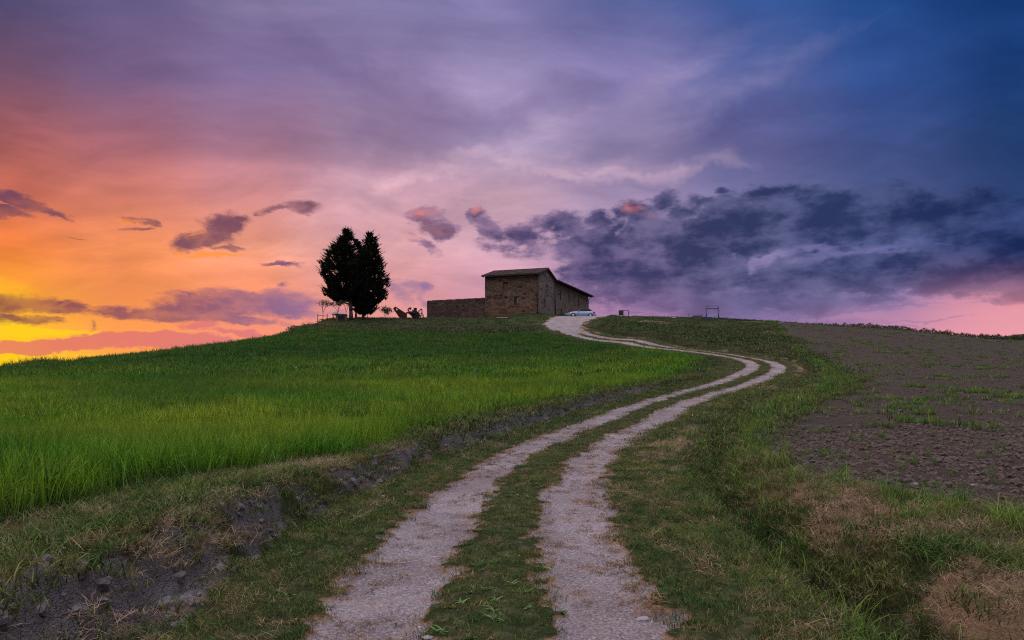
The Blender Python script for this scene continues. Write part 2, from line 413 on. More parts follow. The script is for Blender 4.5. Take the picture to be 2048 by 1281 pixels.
for p in [(-6,-6,0),(6,-6,0),(-12,0,0.0),(12,0,0.1),(-5,4,0.02),(-9,8,0.05),(5,7,0.1),(9,10,0.2),(-16,12,0.0),(18,14,0.35),(-30,-10,0),(30,-10,0.2),
          (-60,20,-0.8),(60,25,0.6),(-62,60,-0.6),(-50,72,-0.4),(-30,88,3.0),(-45,100,-2),(-80,95,-6),(-25,112,5.5),(-14,118,7.5),(0,125,9.2),(20,125,9.8),(42,115,8.2),(70,120,5.8),(100,105,4.0),(120,60,2.0),
          (-30,160,-3),(0,170,3),(30,170,4),(80,170,-2),(-100,160,-14),(150,160,-8),(0,240,-12),(-150,260,-24),(150,260,-22),(-150,20,-4),(150,0,-1),(0,-60,-1),(-100,-60,-3),(100,-60,-2),(7.6,96.3,9.50),(9.5,95.6,9.50),(11.5,95.5,9.48),(8,101,9.6),(10,101,9.58),(12.5,101,9.55),(9,105,9.7),(14,105,9.6),(2,108,10.2),(-4,110,10.1)]:
    CP.append(p)
CPa = np.array(CP, float)
def tps_fit(C):
    n = len(C); S = 0.02
    X = C[:, :2] * S
    r2 = ((X[:, None] - X[None]) ** 2).sum(-1)
    K = 0.5 * r2 * np.log(r2 + 1e-12)
    Pm = np.c_[np.ones(n), X]
    M = np.zeros((n+3, n+3)); M[:n,:n] = K + 2e-5 * np.eye(n); M[:n,n:] = Pm; M[n:,:n] = Pm.T
    w = np.linalg.solve(M, np.r_[C[:,2], 0, 0, 0]); return X, w, S
TX, TW, TS = tps_fit(CPa)
def base_h(x, y):
    x = np.asarray(x, float).ravel() * TS; y = np.asarray(y, float).ravel() * TS
    out = np.empty_like(x); n = len(TX)
    for k in range(0, len(x), 20000):
        dx = x[k:k+20000, None] - TX[:,0]; dy = y[k:k+20000, None] - TX[:,1]
        r2 = dx*dx + dy*dy
        out[k:k+20000] = (0.5 * r2 * np.log(r2 + 1e-12)) @ TW[:n] + TW[n] + TW[n+1]*x[k:k+20000] + TW[n+2]*y[k:k+20000]
    far = np.hypot(x / TS, y / TS - 60)
    t = sstep(170, 420, far)
    return out * (1 - t) + (-30) * t - 60 * sstep(400, 3000, far)

BX = np.array([(-60,14),(-5,8),(5,6.4),(6.9,5.3),(8,4.9),(9.7,4.1),(13,4.9),(16.2,6.2),(24,11.2),(33,16.6),(45,21),(66,27.8),(92,36),(130,45),(400,90)])
def masks(x, y, s=None, ty=None):
    x = np.asarray(x, float).ravel(); y = np.asarray(y, float).ravel()
    if s is None: s, ty = path_sd(x, y)
    m = {}
    wob = fbm(x, y, 1.1, 3) * 0.5 + fbm(x, y, 5.0, 7, 3) * 0.22
    a = np.abs(s)
    tr = sstep(0.13, -0.03, np.abs(a - 0.77) - 0.36 + wob * 0.6 + fbm(x, y, 9.0, 13, 3) * 0.42 * (1 - sstep(14, 26, ty)))
    yard = sstep(78, 85, ty) * (1 - sstep(118, 130, ty))
    hw = np.interp(ty, [74, 80, 86, 92, 98, 110], [1.1, 1.3, 2.4, 2.9, 3.4, 4.0])
    tr = np.maximum(tr * (1 - yard), sstep(0.4, -0.2, a - hw + wob * 2.6 + fbm(x, y, 2.6, 19, 3) * 1.6) * sstep(76, 80, ty))
    tr = tr * (1 - sstep(120, 128, ty))
    m['track'] = tr
    bx = np.interp(y, BX[:,0], BX[:,1])
    m['soil'] = sstep(-0.5, 0.5, x - bx + wob * 2.6 + fbm(x, y, 0.35, 17) * (1 + y * 0.05)) * (s > 1.5)
    rowe = 96 + (x - 38) * 0.13
    m['soil'] = m['soil'] * (1 - sstep(-0.4, 0.4, y - rowe))
    we = np.interp(ty, [-10, 5.2, 9.5, 30, 40, 55, 70, 80], [4.0, 3.65, 2.85, 2.8, 4.4, 4.1, 3.2, 3.2])
    w = sstep(-0.15, 0.25, -s - we + wob * 0.9) * (s < 0)
    top = np.interp(x, [-70, -22, -5, 6, 30], [120, 78.5, 79, 78.5, 70])
    w = w * (1 - sstep(-0.5, 0.3, y - top + wob * 2))
    m['wheat'] = w
    lb = np.exp(-((s + 2.30 + wob * 0.5) / (0.16 + 0.03 * (1 - sstep(5.5, 8, ty)))) ** 2) * (1 - sstep(24, 34, ty)) * sstep(-0.30, 0.05, fbm(x, y, 1.3, 21))
    m['bank'] = np.clip(lb * 1.5, 0, 1)
    ds = 2.75 + 0.7 * sstep(50, 70, ty)
    dd = (s - ds - wob * 0.25)
    m['ditch'] = np.exp(-(dd / 0.36) ** 2) * (1 - sstep(78, 86, ty))
    n1 = fbm(x, y, 0.9, 31)
    dryr = sstep(2.9, 3.3, s) * (1 - sstep(4.3, 5.3, s + (y - 7) * 0.2)) * (1 - sstep(9, 12, y)) * sstep(-0.10, 0.04, n1 + 0.13)
    dry2 = np.exp(-((s - 2.0) / 0.35) ** 2) * sstep(7, 10, ty) * sstep(-0.15, 0.15, n1) * 0.8
    dry3 = np.exp(-((s + 2.9) / 0.5) ** 2) * (1 - sstep(9, 13, ty)) * sstep(-0.1, 0.1, n1 - 0.02)
    dry4 = np.exp(-((s - 3.5) / 0.4) ** 2) * sstep(10, 14, ty) * sstep(-0.1, 0.2, n1) * 0.7
    far = sstep(50, 60, y) * sstep(0.05, 0.2, fbm(x, y, 0.16, 41)) * (s > 3) * 0.8
    m['dry'] = np.clip(np.maximum.reduce([dryr, dry2, dry3, dry4, far]), 0, 1) * (1 - m['soil']) * (1 - tr)
    m['s'] = s; m['ty'] = ty; m['wob'] = wob
    return m
def height(x, y, s=None, ty=None, m=None):
    x = np.asarray(x, float).ravel(); y = np.asarray(y, float).ravel()
    if m is None: m = masks(x, y, s, ty)
    s, ty, wob = m['s'], m['ty'], m['wob']
    z = base_h(x, y)
    # step up to the field on the left
    z = z + bank_h(ty) * sstep(2.14, 2.46, -s + wob * 0.5) * sstep(0, 1.5, ty + 4)
    z = z - 0.78 * m['ditch'] * (0.8 + 0.4 * wob) + 0.10 * np.exp(-((s - 3.6) / 0.4) ** 2) * (ty < 60)
    z = z - 0.05 * m['track'] * (np.abs(s) < 1.5) + 0.02 * np.exp(-(s / 0.35) ** 2)
    verge = np.clip(1 - m['track'], 0, 1)
    z = z + fbm(x, y, 1.6, 51) * 0.07 * verge + fbm(x, y, 0.5, 61) * 0.10 * sstep(1.2, 3, np.abs(s))
    z = z + fbm(x, y, 9.0, 71, 3) * (0.05 * m['soil'] * (1 - 0.7 * sstep(8, 18, y)) + 0.16 * m['bank'] + 0.018 * verge + 0.008)
    z = z + fbm(x, y, 3.0, 81, 3) * (0.09 * m['soil'] * (1 - 0.5 * sstep(12, 25, y)) + 0.18 * m['bank'])
    # low overgrown scarp above the upper leg of the track
    z = z + 0.45 * sstep(3.6, 4.6, s) * sstep(50, 60, ty) * (1 - sstep(84, 92, ty)) * np.exp(-np.clip(s - 4.6, 0, 99) / 6)
    # level terrace under house and yard
    return z
def H(x, y): return float(height(np.array([x]), np.array([y]))[0])

# ------------------------------------------------------------------ materials
def mat(name):
    m = bpy.data.materials.new(name); m.use_nodes = True; m.node_tree.nodes.clear()
    t = NT(m.node_tree)
    b = t.new('ShaderNodeBsdfPrincipled'); o = t.new('ShaderNodeOutputMaterial')
    t.l.new(b.outputs[0], o.inputs[0])
    t.bsdf = b; t.out = o
    return m, t
def simple(name, colr, rough=0.8, metal=0.0, var=0.25, scale=6.0, bump=0.0):
    m, t = mat(name)
    co = t.new('ShaderNodeTexCoord').outputs['Object']
    n = t.noise(co, scale, 5.0, 0.6)
    lo = tuple(v * (1 - var) for v in colr[:3]) + (1,); hi = tuple(min(1, v * (1 + var)) for v in colr[:3]) + (1,)
    t.put(t.bsdf.inputs['Base Color'], t.ramp(n, [(0.3, lo), (0.7, hi)]))
    t.bsdf.inputs['Roughness'].default_value = rough; t.bsdf.inputs['Metallic'].default_value = metal
    if bump:
        bn = t.new('ShaderNodeBump'); bn.inputs['Strength'].default_value = bump; t.put(bn.inputs['Height'], n)
        t.l.new(bn.outputs[0], t.bsdf.inputs['Normal'])
    return m

def terrain_mat():
    m, t = mat("terrain")
    g = t.new('ShaderNodeNewGeometry').outputs['Position']
    def at(n): 
        a = t.new('ShaderNodeAttribute', attribute_name=n); return a.outputs['Fac']
    n1 = t.noise(g, 0.8, 5, 0.6); n2 = t.noise(g, 7.0, 5, 0.65); n3 = t.noise(g, 45.0, 4, 0.6)
    grass = t.mix(n1, (0.014,0.022,0.007,1), (0.034,0.048,0.013,1))
    grass = t.mix(t.smooth(n2, 0.45, 0.7), grass, (0.085,0.085,0.04,1))
    vor = t.new('ShaderNodeTexVoronoi'); t.put(vor.inputs['Vector'], g); vor.inputs['Scale'].default_value = 62.0
    vor2 = t.new('ShaderNodeTexVoronoi'); t.put(vor2.inputs['Vector'], g); vor2.inputs['Scale'].default_value = 130.0
    peb = t.mix(vor.outputs['Color'], (0.22,0.19,0.20,1), (0.44,0.40,0.41,1))
    sepc = t.new('ShaderNodeSeparateColor'); t.put(sepc.inputs[0], vor.outputs['Color'])
    peb = t.mix(sepc.outputs[0], (0.19,0.168,0.178,1), (0.46,0.42,0.44,1))
    peb = t.mix(t.smooth(n3, 0.35, 0.65), t.mix(0.5, peb, (0.17,0.145,0.145,1)), peb)
    peb = t.mix(t.smooth(n1, 0.35, 0.65), t.mix(1.0, peb, (0.70,0.66,0.65,1), 'MULTIPLY'), peb)
    peb = t.mix(t.smooth(t.noise(g, 2.3, 5, 0.7), 0.52, 0.7, 0, 0.6), peb, (0.30,0.225,0.185,1))
    # dry reddish fringe where the gravel meets the grass
    trk = at('track')
    trn = t.math('ADD', trk, t.math('MULTIPLY', t.math('SUBTRACT', n2, 0.5), 0.9))
    fr = t.mix(t.smooth(trn, 0.45, 0.85), t.mix(n3, (0.16,0.085,0.045,1), (0.30,0.19,0.12,1)), peb)
    soil = t.mix(n2, (0.018,0.013,0.0098,1), (0.066,0.050,0.040,1))
    soil = t.mix(t.smooth(sepc.outputs[1], 0.3, 1.0, 0, 0.5), soil, (0.11,0.085,0.072,1))
    soil = t.mix(t.smooth(t.noise(g, 0.35, 4, 0.6), 0.5, 0.68, 0, 0.45), soil, (0.050,0.07,0.026,1))
    bank = t.mix(n2, (0.034,0.032,0.033,1), (0.18,0.17,0.172,1))
    vc = t.new('ShaderNodeTexVoronoi', feature='DISTANCE_TO_EDGE'); t.put(vc.inputs['Vector'], g); vc.inputs['Scale'].default_value = 15.0
    bank = t.mix(t.smooth(vc.outputs['Distance'], 0.0, 0.05), (0.04,0.036,0.034,1), bank)
    dry = t.mix(n3, (0.10,0.065,0.04,1), (0.32,0.235,0.15,1))
    c = grass
    c = t.mix(t.smooth(t.math('ADD', at('wheat'), 0.0), 0.2, 0.8, 0, 0.7), c, (0.05,0.06,0.022,1))
    c = t.mix(t.smooth(t.math('ADD', at('dry'), t.math('MULTIPLY', t.math('SUBTRACT', n2, 0.5), 0.8)), 0.3, 0.8, 0, 0.85), c, dry)
    c = t.mix(t.smooth(t.math('ADD', at('soil'), t.math('MULTIPLY', t.math('SUBTRACT', n2, 0.5), 0.6)), 0.35, 0.65), c, soil)
    c = t.mix(t.smooth(t.math('ADD', at('bank'), t.math('MULTIPLY', t.math('SUBTRACT', n2, 0.5), 0.8)), 0.3, 0.7), c, bank)
    c = t.mix(t.smooth(trn, 0.18, 0.5), c, fr)
    t.put(t.bsdf.inputs['Base Color'], c)
    t.bsdf.inputs['Roughness'].default_value = 0.95
    t.bsdf.inputs['Specular IOR Level'].default_value = 0.15
    hgt = t.math('ADD', t.math('MULTIPLY', vor.outputs['Distance'], -0.5), t.math('ADD', t.math('MULTIPLY', n3, 0.6), t.math('MULTIPLY', n2, 0.6)))
    hgt = t.math('ADD', hgt, t.math('MULTIPLY', vor2.outputs['Distance'], -0.3))
    bn = t.new('ShaderNodeBump'); bn.inputs['Strength'].default_value = 0.9; bn.inputs['Distance'].default_value = 0.03
    t.put(bn.inputs['Height'], hgt); t.l.new(bn.outputs[0], t.bsdf.inputs['Normal'])
    return m
TERR = terrain_mat()

def blade_mat(name, root, tip, alt, sc=0.25, rough=0.6, trans=0.28, patch=None, older=None):
    """leaf blade: colour runs from yellower roots, darkened for shade, to brighter tips, patches over the land"""
    m, t = mat(name)
    g = t.new('ShaderNodeNewGeometry').outputs['Position']
    tt = t.new('ShaderNodeAttribute', attribute_name='t').outputs['Fac']
    rnd = t.new('ShaderNodeAttribute', attribute_name='r').outputs['Fac']
    oi = t.new('ShaderNodeObjectInfo').outputs['Random']
    n = t.noise(g, sc, 4, 0.55)
    c = t.mix(t.smooth(n, 0.35, 0.65), tip, alt)
    c = t.mix(t.smooth(tt, 0.0, 0.55), root, c)  # root end also darkened to deepen the shade between blades
    v = t.math('MULTIPLY_ADD', t.math('ADD', t.math('MULTIPLY', t.math('POWER', rnd, 2.2), 1.9), t.math('MULTIPLY', oi, 0.7)), 0.75, 0.28)
    cmb = t.new('ShaderNodeCombineColor'); [t.put(cmb.inputs[i], v) for i in range(3)]
    c = t.mix(1.0, c, cmb.outputs[0], 'MULTIPLY')
    if older:
        sp = t.new('ShaderNodeSeparateXYZ'); t.put(sp.inputs[0], g)
        d_ = t.math('ADD', t.math('MULTIPLY_ADD', sp.outputs[0], -0.45, sp.outputs[1]), t.math('MULTIPLY', t.math('SUBTRACT', t.noise(g, 0.09, 4, 0.55), 0.5), 60.0))
        c = t.mix(t.smooth(d_, 26, 66, 0, older[1]), c, older[0])
    if patch: c = t.mix(t.smooth(t.noise(g, patch[1], 4, 0.6), patch[2], patch[3], 0, patch[4]), c, patch[0])
    t.put(t.bsdf.inputs['Base Color'], c)
    t.bsdf.inputs['Roughness'].default_value = rough
    t.bsdf.inputs['Specular IOR Level'].default_value = 0.25
    tr = t.new('ShaderNodeBsdfTranslucent'); t.put(tr.inputs[0], c)
    mx = t.new('ShaderNodeMixShader'); mx.inputs[0].default_value = trans
    t.l.new(t.bsdf.outputs[0], mx.inputs[1]); t.l.new(tr.outputs[0], mx.inputs[2]); t.l.new(mx.outputs[0], t.out.inputs[0])
    return m
M_WHEAT = blade_mat("wheat_leaf", (0.045,0.08,0.022,1), (0.075,0.225,0.012,1), (0.22,0.33,0.018,1), 0.22, patch=((0.028,0.115,0.014,1), 0.11, 0.46, 0.62, 0.6), older=((0.022,0.095,0.012,1), 0.75))
M_GRASS = blade_mat("grass_leaf", (0.05,0.05,0.022,1), (0.052,0.128,0.022,1), (0.135,0.175,0.036,1), 1.3, patch=((0.30,0.23,0.12,1), 4.5, 0.50, 0.66, 0.6))
M_TALL = blade_mat("tall_grass_leaf", (0.06,0.08,0.028,1), (0.055,0.175,0.024,1), (0.15,0.25,0.036,1), 0.7)
M_DRY = blade_mat("dry_grass_leaf", (0.14,0.09,0.05,1), (0.52,0.38,0.25,1), (0.30,0.185,0.115,1), 1.6, trans=0.25)
M_FARG = blade_mat("meadow_leaf", (0.06,0.065,0.028,1), (0.045,0.10,0.022,1), (0.085,0.105,0.035,1), 0.18, patch=((0.18,0.13,0.07,1), 0.35, 0.58, 0.72, 0.55))

# ------------------------------------------------------------------ land: one grid, cut by face into ground, track and ploughed field
def axis(cut, step):
    out = [cut[0]]
    while out[-1] < cut[1]: out.append(out[-1] + step(out[-1]))
    return out
xs = axis((0, 22), lambda v: 0.05 if v < 7 else 0.11) 
xs += axis((xs[-1] + 0.2, 130), lambda v: 0.13 + (v - 22) * 0.02)
xs += axis((xs[-1] + 6, 5000), lambda v: v * 0.22)
xn = axis((0.05, 9), lambda v: 0.05 if v < 6 else 0.1)
xn += axis((xn[-1] + 0.15, 110), lambda v: 0.13 + (v - 9) * 0.02)
xn += axis((xn[-1] + 6, 5000), lambda v: v * 0.22)
gx = np.array(sorted([-v for v in xn]) + xs)
yl = axis((2.6, 125), lambda v: max(0.04, 0.0062 * v))
yl += axis((yl[-1] + 2, 6000), lambda v: 2 + (v - 120) * 0.12)
yb = [2.6 - 0.15 * (1.25 ** k) * (k + 1) / 2 for k in range(24)]
yb = [v for v in yb if v > -400] + [-800, -3000]
gy = np.array(sorted(set(yb[1:] + [2.45])) + yl)
gy = np.unique(gy)
NX, NY = len(gx), len(gy)
GX, GY = np.meshgrid(gx, gy)
gxf, gyf = GX.ravel(), GY.ravel()
gm = masks(gxf, gyf)
gz = height(gxf, gyf, m=gm)
GV = np.c_[gxf, gyf, gz]
idx = np.arange(NX * NY).reshape(NY, NX)
quads = np.stack([idx[:-1,:-1], idx[:-1,1:], idx[1:,1:], idx[1:,:-1]], -1).reshape(-1, 4)
def fmean(a): return a[quads].mean(1)
f_track = fmean(gm['track']) > 0.5
f_soil = (fmean(gm['soil']) > 0.5) & ~f_track
def sheet(name, sel, **kw):
    q = quads[sel]; used, inv = np.unique(q, return_inverse=True)
    me = np_mesh(name, GV[used], inv.reshape(-1), np.full(len(q), 4))
    for k in ('track', 'soil', 'wheat', 'bank', 'dry'): fattr(me, k, gm[k][used])
    me.polygons.foreach_set('use_smooth', np.ones(len(q), dtype=bool))
    me.materials.append(TERR)
    o = bpy.data.objects.new(name, me); COL.objects.link(o)
    return tag(o, **kw)
sheet('ground', ~(f_track | f_soil), kind='structure')
sheet('path', f_track, kind='structure')
sheet('ploughed_field', f_soil, kind='structure')
print('terrain', NX, NY)

# ------------------------------------------------------------------ grass as scattered clumps
rng = np.random.RandomState(5)
def clump_mesh(name, n, rad, h0, h1, width, bend, material, seg=3, lean=0.15, flat=0.0, ear=0.0):
    V = []; Fc = []; T_ = []; R_ = []
    for i in range(n):
        a = rng.rand() * 2 * math.pi; r = rad * math.sqrt(rng.rand())
        bx_, by_ = math.cos(a) * r, math.sin(a) * r
        h = h0 + (h1 - h0) * rng.rand()
        d = rng.rand() * 2 * math.pi; dx, dy = math.cos(d), math.sin(d)
        fa = rng.rand() * math.pi; wx, wy = math.cos(fa), math.sin(fa)
        bd = bend * (0.3 + 1.2 * rng.rand()) + (0.6 if rng.rand() < ear else 0)
        ln = lean * rng.rand(); rr = rng.rand(); k = len(V)
        z = 0.0; ox = 0.0
        for s_ in range(seg + 1):
            t_ = s_ / seg
            z_ = h * (t_ - 0.45 * bd * t_ ** 3) * (1 - flat * 0.8)
            o_ = h * (ln * t_ + bd * 0.75 * t_ ** 2.2 + flat * t_)
            w_ = width * (1 - t_ ** 1.6) * 0.5 + width * 0.04
            cx, cy = bx_ + dx * o_, by_ + dy * o_
            if s_ == seg:
                V.append((cx, cy, z_)); T_.append(t_); R_.append(rr)
            else:
                V.append((cx - wx * w_, cy - wy * w_, z_)); V.append((cx + wx * w_, cy + wy * w_, z_)); T_ += [t_, t_]; R_ += [rr, rr]
        for s_ in range(seg):
            a0 = k + 2 * s_
            if s_ == seg - 1: Fc.append((a0, a0 + 1, a0 + 2))
            else: Fc.append((a0, a0 + 1, a0 + 3, a0 + 2))
    me = bpy.data.meshes.new(name); me.from_pydata(V, [], Fc)
    fattr(me, 't', T_); fattr(me, 'r', R_); me.materials.append(material)
    return me
def variants(name, k, **kw):
    c_ = bpy.data.collections.new(name + '_clumps')
    for i in range(k):
        o = bpy.data.objects.new('%s_clump' % name, clump_mesh(name, **kw)); c_.objects.link(o)
    return c_, k
def rock_variants(name, k, material, rough=0.35):
    c_ = bpy.data.collections.new(name + '_stones')
    import bmesh
    for i in range(k):
        bm = bmesh.new(); bmesh.ops.create_icosphere(bm, subdivisions=2, radius=1.0)
        off = Vector((i * 7.3, i * 3.1, 0))
        for v in bm.verts:
            d = 1 + rough * (mnoise.noise(v.co * 1.1 + off) + 0.5 * mnoise.noise(v.co * 2.7 + off))
            v.co = v.co * d; v.co.z *= 0.7
        me = bpy.data.meshes.new(name); bm.to_mesh(me); bm.free(); me.materials.append(material)
        o = bpy.data.objects.new(name + '_stone', me); c_.objects.link(o)
    return c_, k

def gn_group(coll):
    g = bpy.data.node_groups.new('scatter', 'GeometryNodeTree')
    g.interface.new_socket('Geometry', in_out='INPUT', socket_type='NodeSocketGeometry')
    g.interface.new_socket('Geometry', in_out='OUTPUT', socket_type='NodeSocketGeometry')
    n, l = g.nodes, g.links
    gi = n.new('NodeGroupInput'); go = n.new('NodeGroupOutput')
    iop = n.new('GeometryNodeInstanceOnPoints'); ci = n.new('GeometryNodeCollectionInfo')
    ci.inputs['Collection'].default_value = coll; ci.inputs['Separate Children'].default_value = True; ci.inputs['Reset Children'].default_value = True
    def na(name, dt):
        a = n.new('GeometryNodeInputNamedAttribute'); a.data_type = dt; a.inputs['Name'].default_value = name
        return [s for s in a.outputs if s.enabled and s.name == 'Attribute'][0]
    e2r = n.new('FunctionNodeEulerToRotation'); l.new(na('rot', 'FLOAT_VECTOR'), e2r.inputs[0])
    l.new(gi.outputs[0], iop.inputs['Points']); l.new(ci.outputs[0], iop.inputs['Instance'])
    iop.inputs['Pick Instance'].default_value = True
    l.new(na('idx', 'INT'), iop.inputs['Instance Index']); l.new(e2r.outputs[0], iop.inputs['Rotation'])
    l.new(na('scl', 'FLOAT_VECTOR'), iop.inputs['Scale']); l.new(iop.outputs[0], go.inputs[0])
    return g
def scatter(name, coll_k, pts, scl, label, cat, tilt=0.12, anis=None):
    coll, k = coll_k; n = len(pts)
    me = bpy.data.meshes.new(name); me.vertices.add(n); me.vertices.foreach_set('co', pts.astype(np.float32).ravel())
    rot = np.c_[rng.randn(n) * tilt, rng.randn(n) * tilt, rng.rand(n) * 2 * math.pi].astype(np.float32)
    a = me.attributes.new('rot', 'FLOAT_VECTOR', 'POINT'); a.data.foreach_set('vector', rot.ravel())
    sv = np.repeat(scl[:, None], 3, 1)
    if anis is not None: sv = sv * anis
    a = me.attributes.new('scl', 'FLOAT_VECTOR', 'POINT'); a.data.foreach_set('vector', sv.astype(np.float32).ravel())
    a = me.attributes.new('idx', 'INT', 'POINT'); a.data.foreach_set('value', rng.randint(0, k, n).astype(np.int32))
    o = bpy.data.objects.new(name, me); COL.objects.link(o)
    md = o.modifiers.new('scatter', 'NODES'); md.node_group = gn_group(coll)
    print(name, n)
    return tag(o, label, cat, kind='stuff')
def sample(dens, y0, y1, fan=0.92, xlo=-1e9, xhi=1e9, pad=1.2):
    """random ground points within the visible wedge and a margin"""
    xm0 = max(-(y1 * fan + pad), xlo); xm1 = min(y1 * fan + pad, xhi)
    n = int(dens * (y1 - y0) * (xm1 - xm0))
    x = rng.rand(n) * (xm1 - xm0) + xm0; y = rng.rand(n) * (y1 - y0) + y0
    k = np.abs(x) < y * fan + pad
    return x[k], y[k]
def pick(x, y, fn, seed=0):
    m = masks(x, y); p = fn(x, y, m)
    k = rng.rand(len(x)) < p
    mm = {q: v[k] for q, v in m.items()}
    z = height(x[k], y[k], m=mm)
    return np.c_[x[k], y[k], z], mm

# -- green cereal
def p_wheat(x, y, m): return sstep(0.25, 0.7, m['wheat'])
def wheat(y0, y1, dens, var, s0, nm):
    x, y = sample(dens, y0, y1, xhi=22)
    P_, m = pick(x, y, p_wheat)
    P_[:, 2] -= 0.03
    # shorter at the ragged edge, taller stands in patches
    sc = s0 * (0.86 + 0.24 * rng.rand(len(P_))) * (0.72 + 0.28 * sstep(0.4, 1.0, m['wheat'])) * (1 + 0.45 * fbm(P_[:,0], P_[:,1], 0.35, 91)) * (0.55 + 0.45 * sstep(-0.33, -0.12, fbm(P_[:,0], P_[:,1], 1.1, 95)))
    return P_, sc
vn = variants('wheat', 8, n=95, rad=0.26, h0=0.36, h1=0.58, width=0.0075, bend=0.28, material=M_WHEAT, seg=4, ear=0.22, lean=0.08)
vm = variants('wheat', 6, n=90, rad=0.5, h0=0.34, h1=0.60, width=0.015, bend=0.35, material=M_WHEAT, seg=3, ear=0.2)
vf = variants('wheat', 5, n=110, rad=1.0, h0=0.36, h1=0.6, width=0.045, bend=0.4, material=M_WHEAT, seg=2, ear=0.2)
Pn, sn = wheat(2.6, 14, 21, vn, 1.0, 'n'); Pm_, sm = wheat(14, 34, 5.5, vm, 1.0, 'm'); Pf, sf = wheat(34, 92, 1.7, vf, 1.0, 'f')
scatter('wheat', vn, Pn, sn, 'tall bright green cereal at the near edge of the left field', 'crop')
scatter('wheat', vm, Pm_, sm, 'bright green cereal covering the middle of the left field', 'crop')
scatter('wheat', vf, Pf, sf, 'green cereal on the far slope below the cypresses and farmhouse', 'crop')

# -- short verge grass
def p_verge(x, y, m):
    p = (1 - sstep(0.30, 0.75, m['track'])) * (1 - sstep(0.2, 0.6, m['soil'])) * (1 - 0.85 * m['dry']) * (1 - 0.55 * m['bank'])
    p = p * (1 - 0.55 * sstep(0.4, 0.9, m['wheat']))
    return p * (0.55 + 0.9 * np.clip(fbm(x, y, 1.7, 101) + 0.5, 0, 1)).clip(0, 1)
vg = variants('verge_grass', 6, n=46, rad=0.10, h0=0.025, h1=0.085, width=0.0040, bend=0.7, material=M_GRASS, seg=3, lean=0.5)
vg2 = variants('verge_grass', 5, n=60, rad=0.28, h0=0.035, h1=0.11, width=0.009, bend=0.7, material=M_GRASS, seg=2, lean=0.5)
vg3 = variants('verge_grass', 5, n=70, rad=0.8, h0=0.07, h1=0.24, width=0.04, bend=0.6, material=M_FARG, seg=2, lean=0.5)
def verge(y0, y1, dens, xlo=-1e9, xhi=1e9):
    x, y = sample(dens, y0, y1, xlo=xlo, xhi=xhi)
    P_, m = pick(x, y, p_verge)
    hs = 0.7 + 0.5 * rng.rand(len(P_)) + 0.9 * sstep(1.6, 2.6, np.abs(m['s'])) * (0.6 + 0.8 * rng.rand(len(P_)))
    hs = hs * np.where(np.abs(m['s']) < 0.8, 0.8, 1.0)
    P_[:, 2] -= 0.008
    return P_, hs
P_, s_ = verge(2.6, 13, 140, -9.5, 9)
scatter('verge_grass', vg, P_, s_, 'short worn grass beside and between the near wheel tracks', 'grass')
P_, s_ = verge(13, 36, 24, -12, 30)
scatter('verge_grass', vg2, P_, s_, 'short grass along the middle stretch of the track', 'grass')
x, y = sample(11, 36, 86, xlo=-6, xhi=26); P_, m_ = pick(x, y, lambda x, y, m: p_verge(x, y, m) * (np.abs(m['s']) < 3.4))
scatter('verge_grass', vg2, P_, 0.6 + 0.3 * rng.rand(len(P_)), 'low grass hugging the far upper leg of the track', 'grass')
_pv = p_verge
p_verge = lambda x, y, m: _pv(x, y, m) * (np.abs(m['s']) > 2.6) * (m['track'] < 0.05)
P_, s_ = verge(36, 112, 2.4, -60, 75)
s_ = s_ * (0.55 + 0.45 * sstep(2.6, 6, np.abs(masks(P_[:,0], P_[:,1])['s']))) * np.where((P_[:,1] > 85), 0.6, 1.0)
scatter('verge_grass', vg3, P_, s_ * 0.75, 'rough dark grass on the hilltop slopes around the farmhouse', 'grass')

# -- longer grass: right side by the ploughed field, the ditch, tussocks
def p_tall(x, y, m):
    s = m['s']; bx = np.interp(y, BX[:,0], BX[:,1]); d = bx - x
    a = np.exp(-((d - 0.55) / 0.7) ** 2) * (s > 2.6) * (1 - 0.5 * m['dry'])
    b = 0.45 * m['ditch']
    c_ = 0.4 * sstep(0.14, 0.25, fbm(x, y, 0.8, 111)) * (s > 2.8) * (m['soil'] < 0.4)
    e_ = 0.4 * sstep(0.08, 0.2, fbm(x, y, 1.0, 121)) * (s < -2.6) * (m['wheat'] < 0.5)
    f_ = ((0.8 - 0.45 * sstep(35, 60, y)) * sstep(-0.06, 0.10, fbm(x, y * 1.8, 0.26, 131)) * sstep(-0.04, 0.12, fbm(x, y, 1.3, 137)) + 0.03) * m['soil']
    return np.clip(np.maximum.reduce([a, b, c_, e_, f_]), 0, 1) * (m['track'] < 0.3) * (1 - m['bank'])
vt = variants('tall_grass', 6, n=34, rad=0.13, h0=0.14, h1=0.40, width=0.007, bend=0.5, material=M_TALL, seg=4, lean=0.35)
vt2 = variants('tall_grass', 5, n=46, rad=0.4, h0=0.14, h1=0.42, width=0.022, bend=0.5, material=M_TALL, seg=3, lean=0.35)
x, y = sample(26, 2.6, 15, xlo=-9, xhi=13); P_, m_ = pick(x, y, p_tall)
scatter('tall_grass', vt, P_, (0.5 + 0.75 * rng.rand(len(P_))) * np.where(m_['soil'] > 0.4, 0.5, 1), 'long green grass in the ditch and beside the near ploughed soil', 'grass')
x, y = sample(5, 15, 98, xlo=-9, xhi=90); P_, m_ = pick(x, y, p_tall)
scatter('tall_grass', vt2, P_, (0.45 + 0.7 * rng.rand(len(P_))) * np.where(m_['soil'] > 0.4, 0.75, 1), 'long green grass edging the far part of the ploughed field', 'grass')

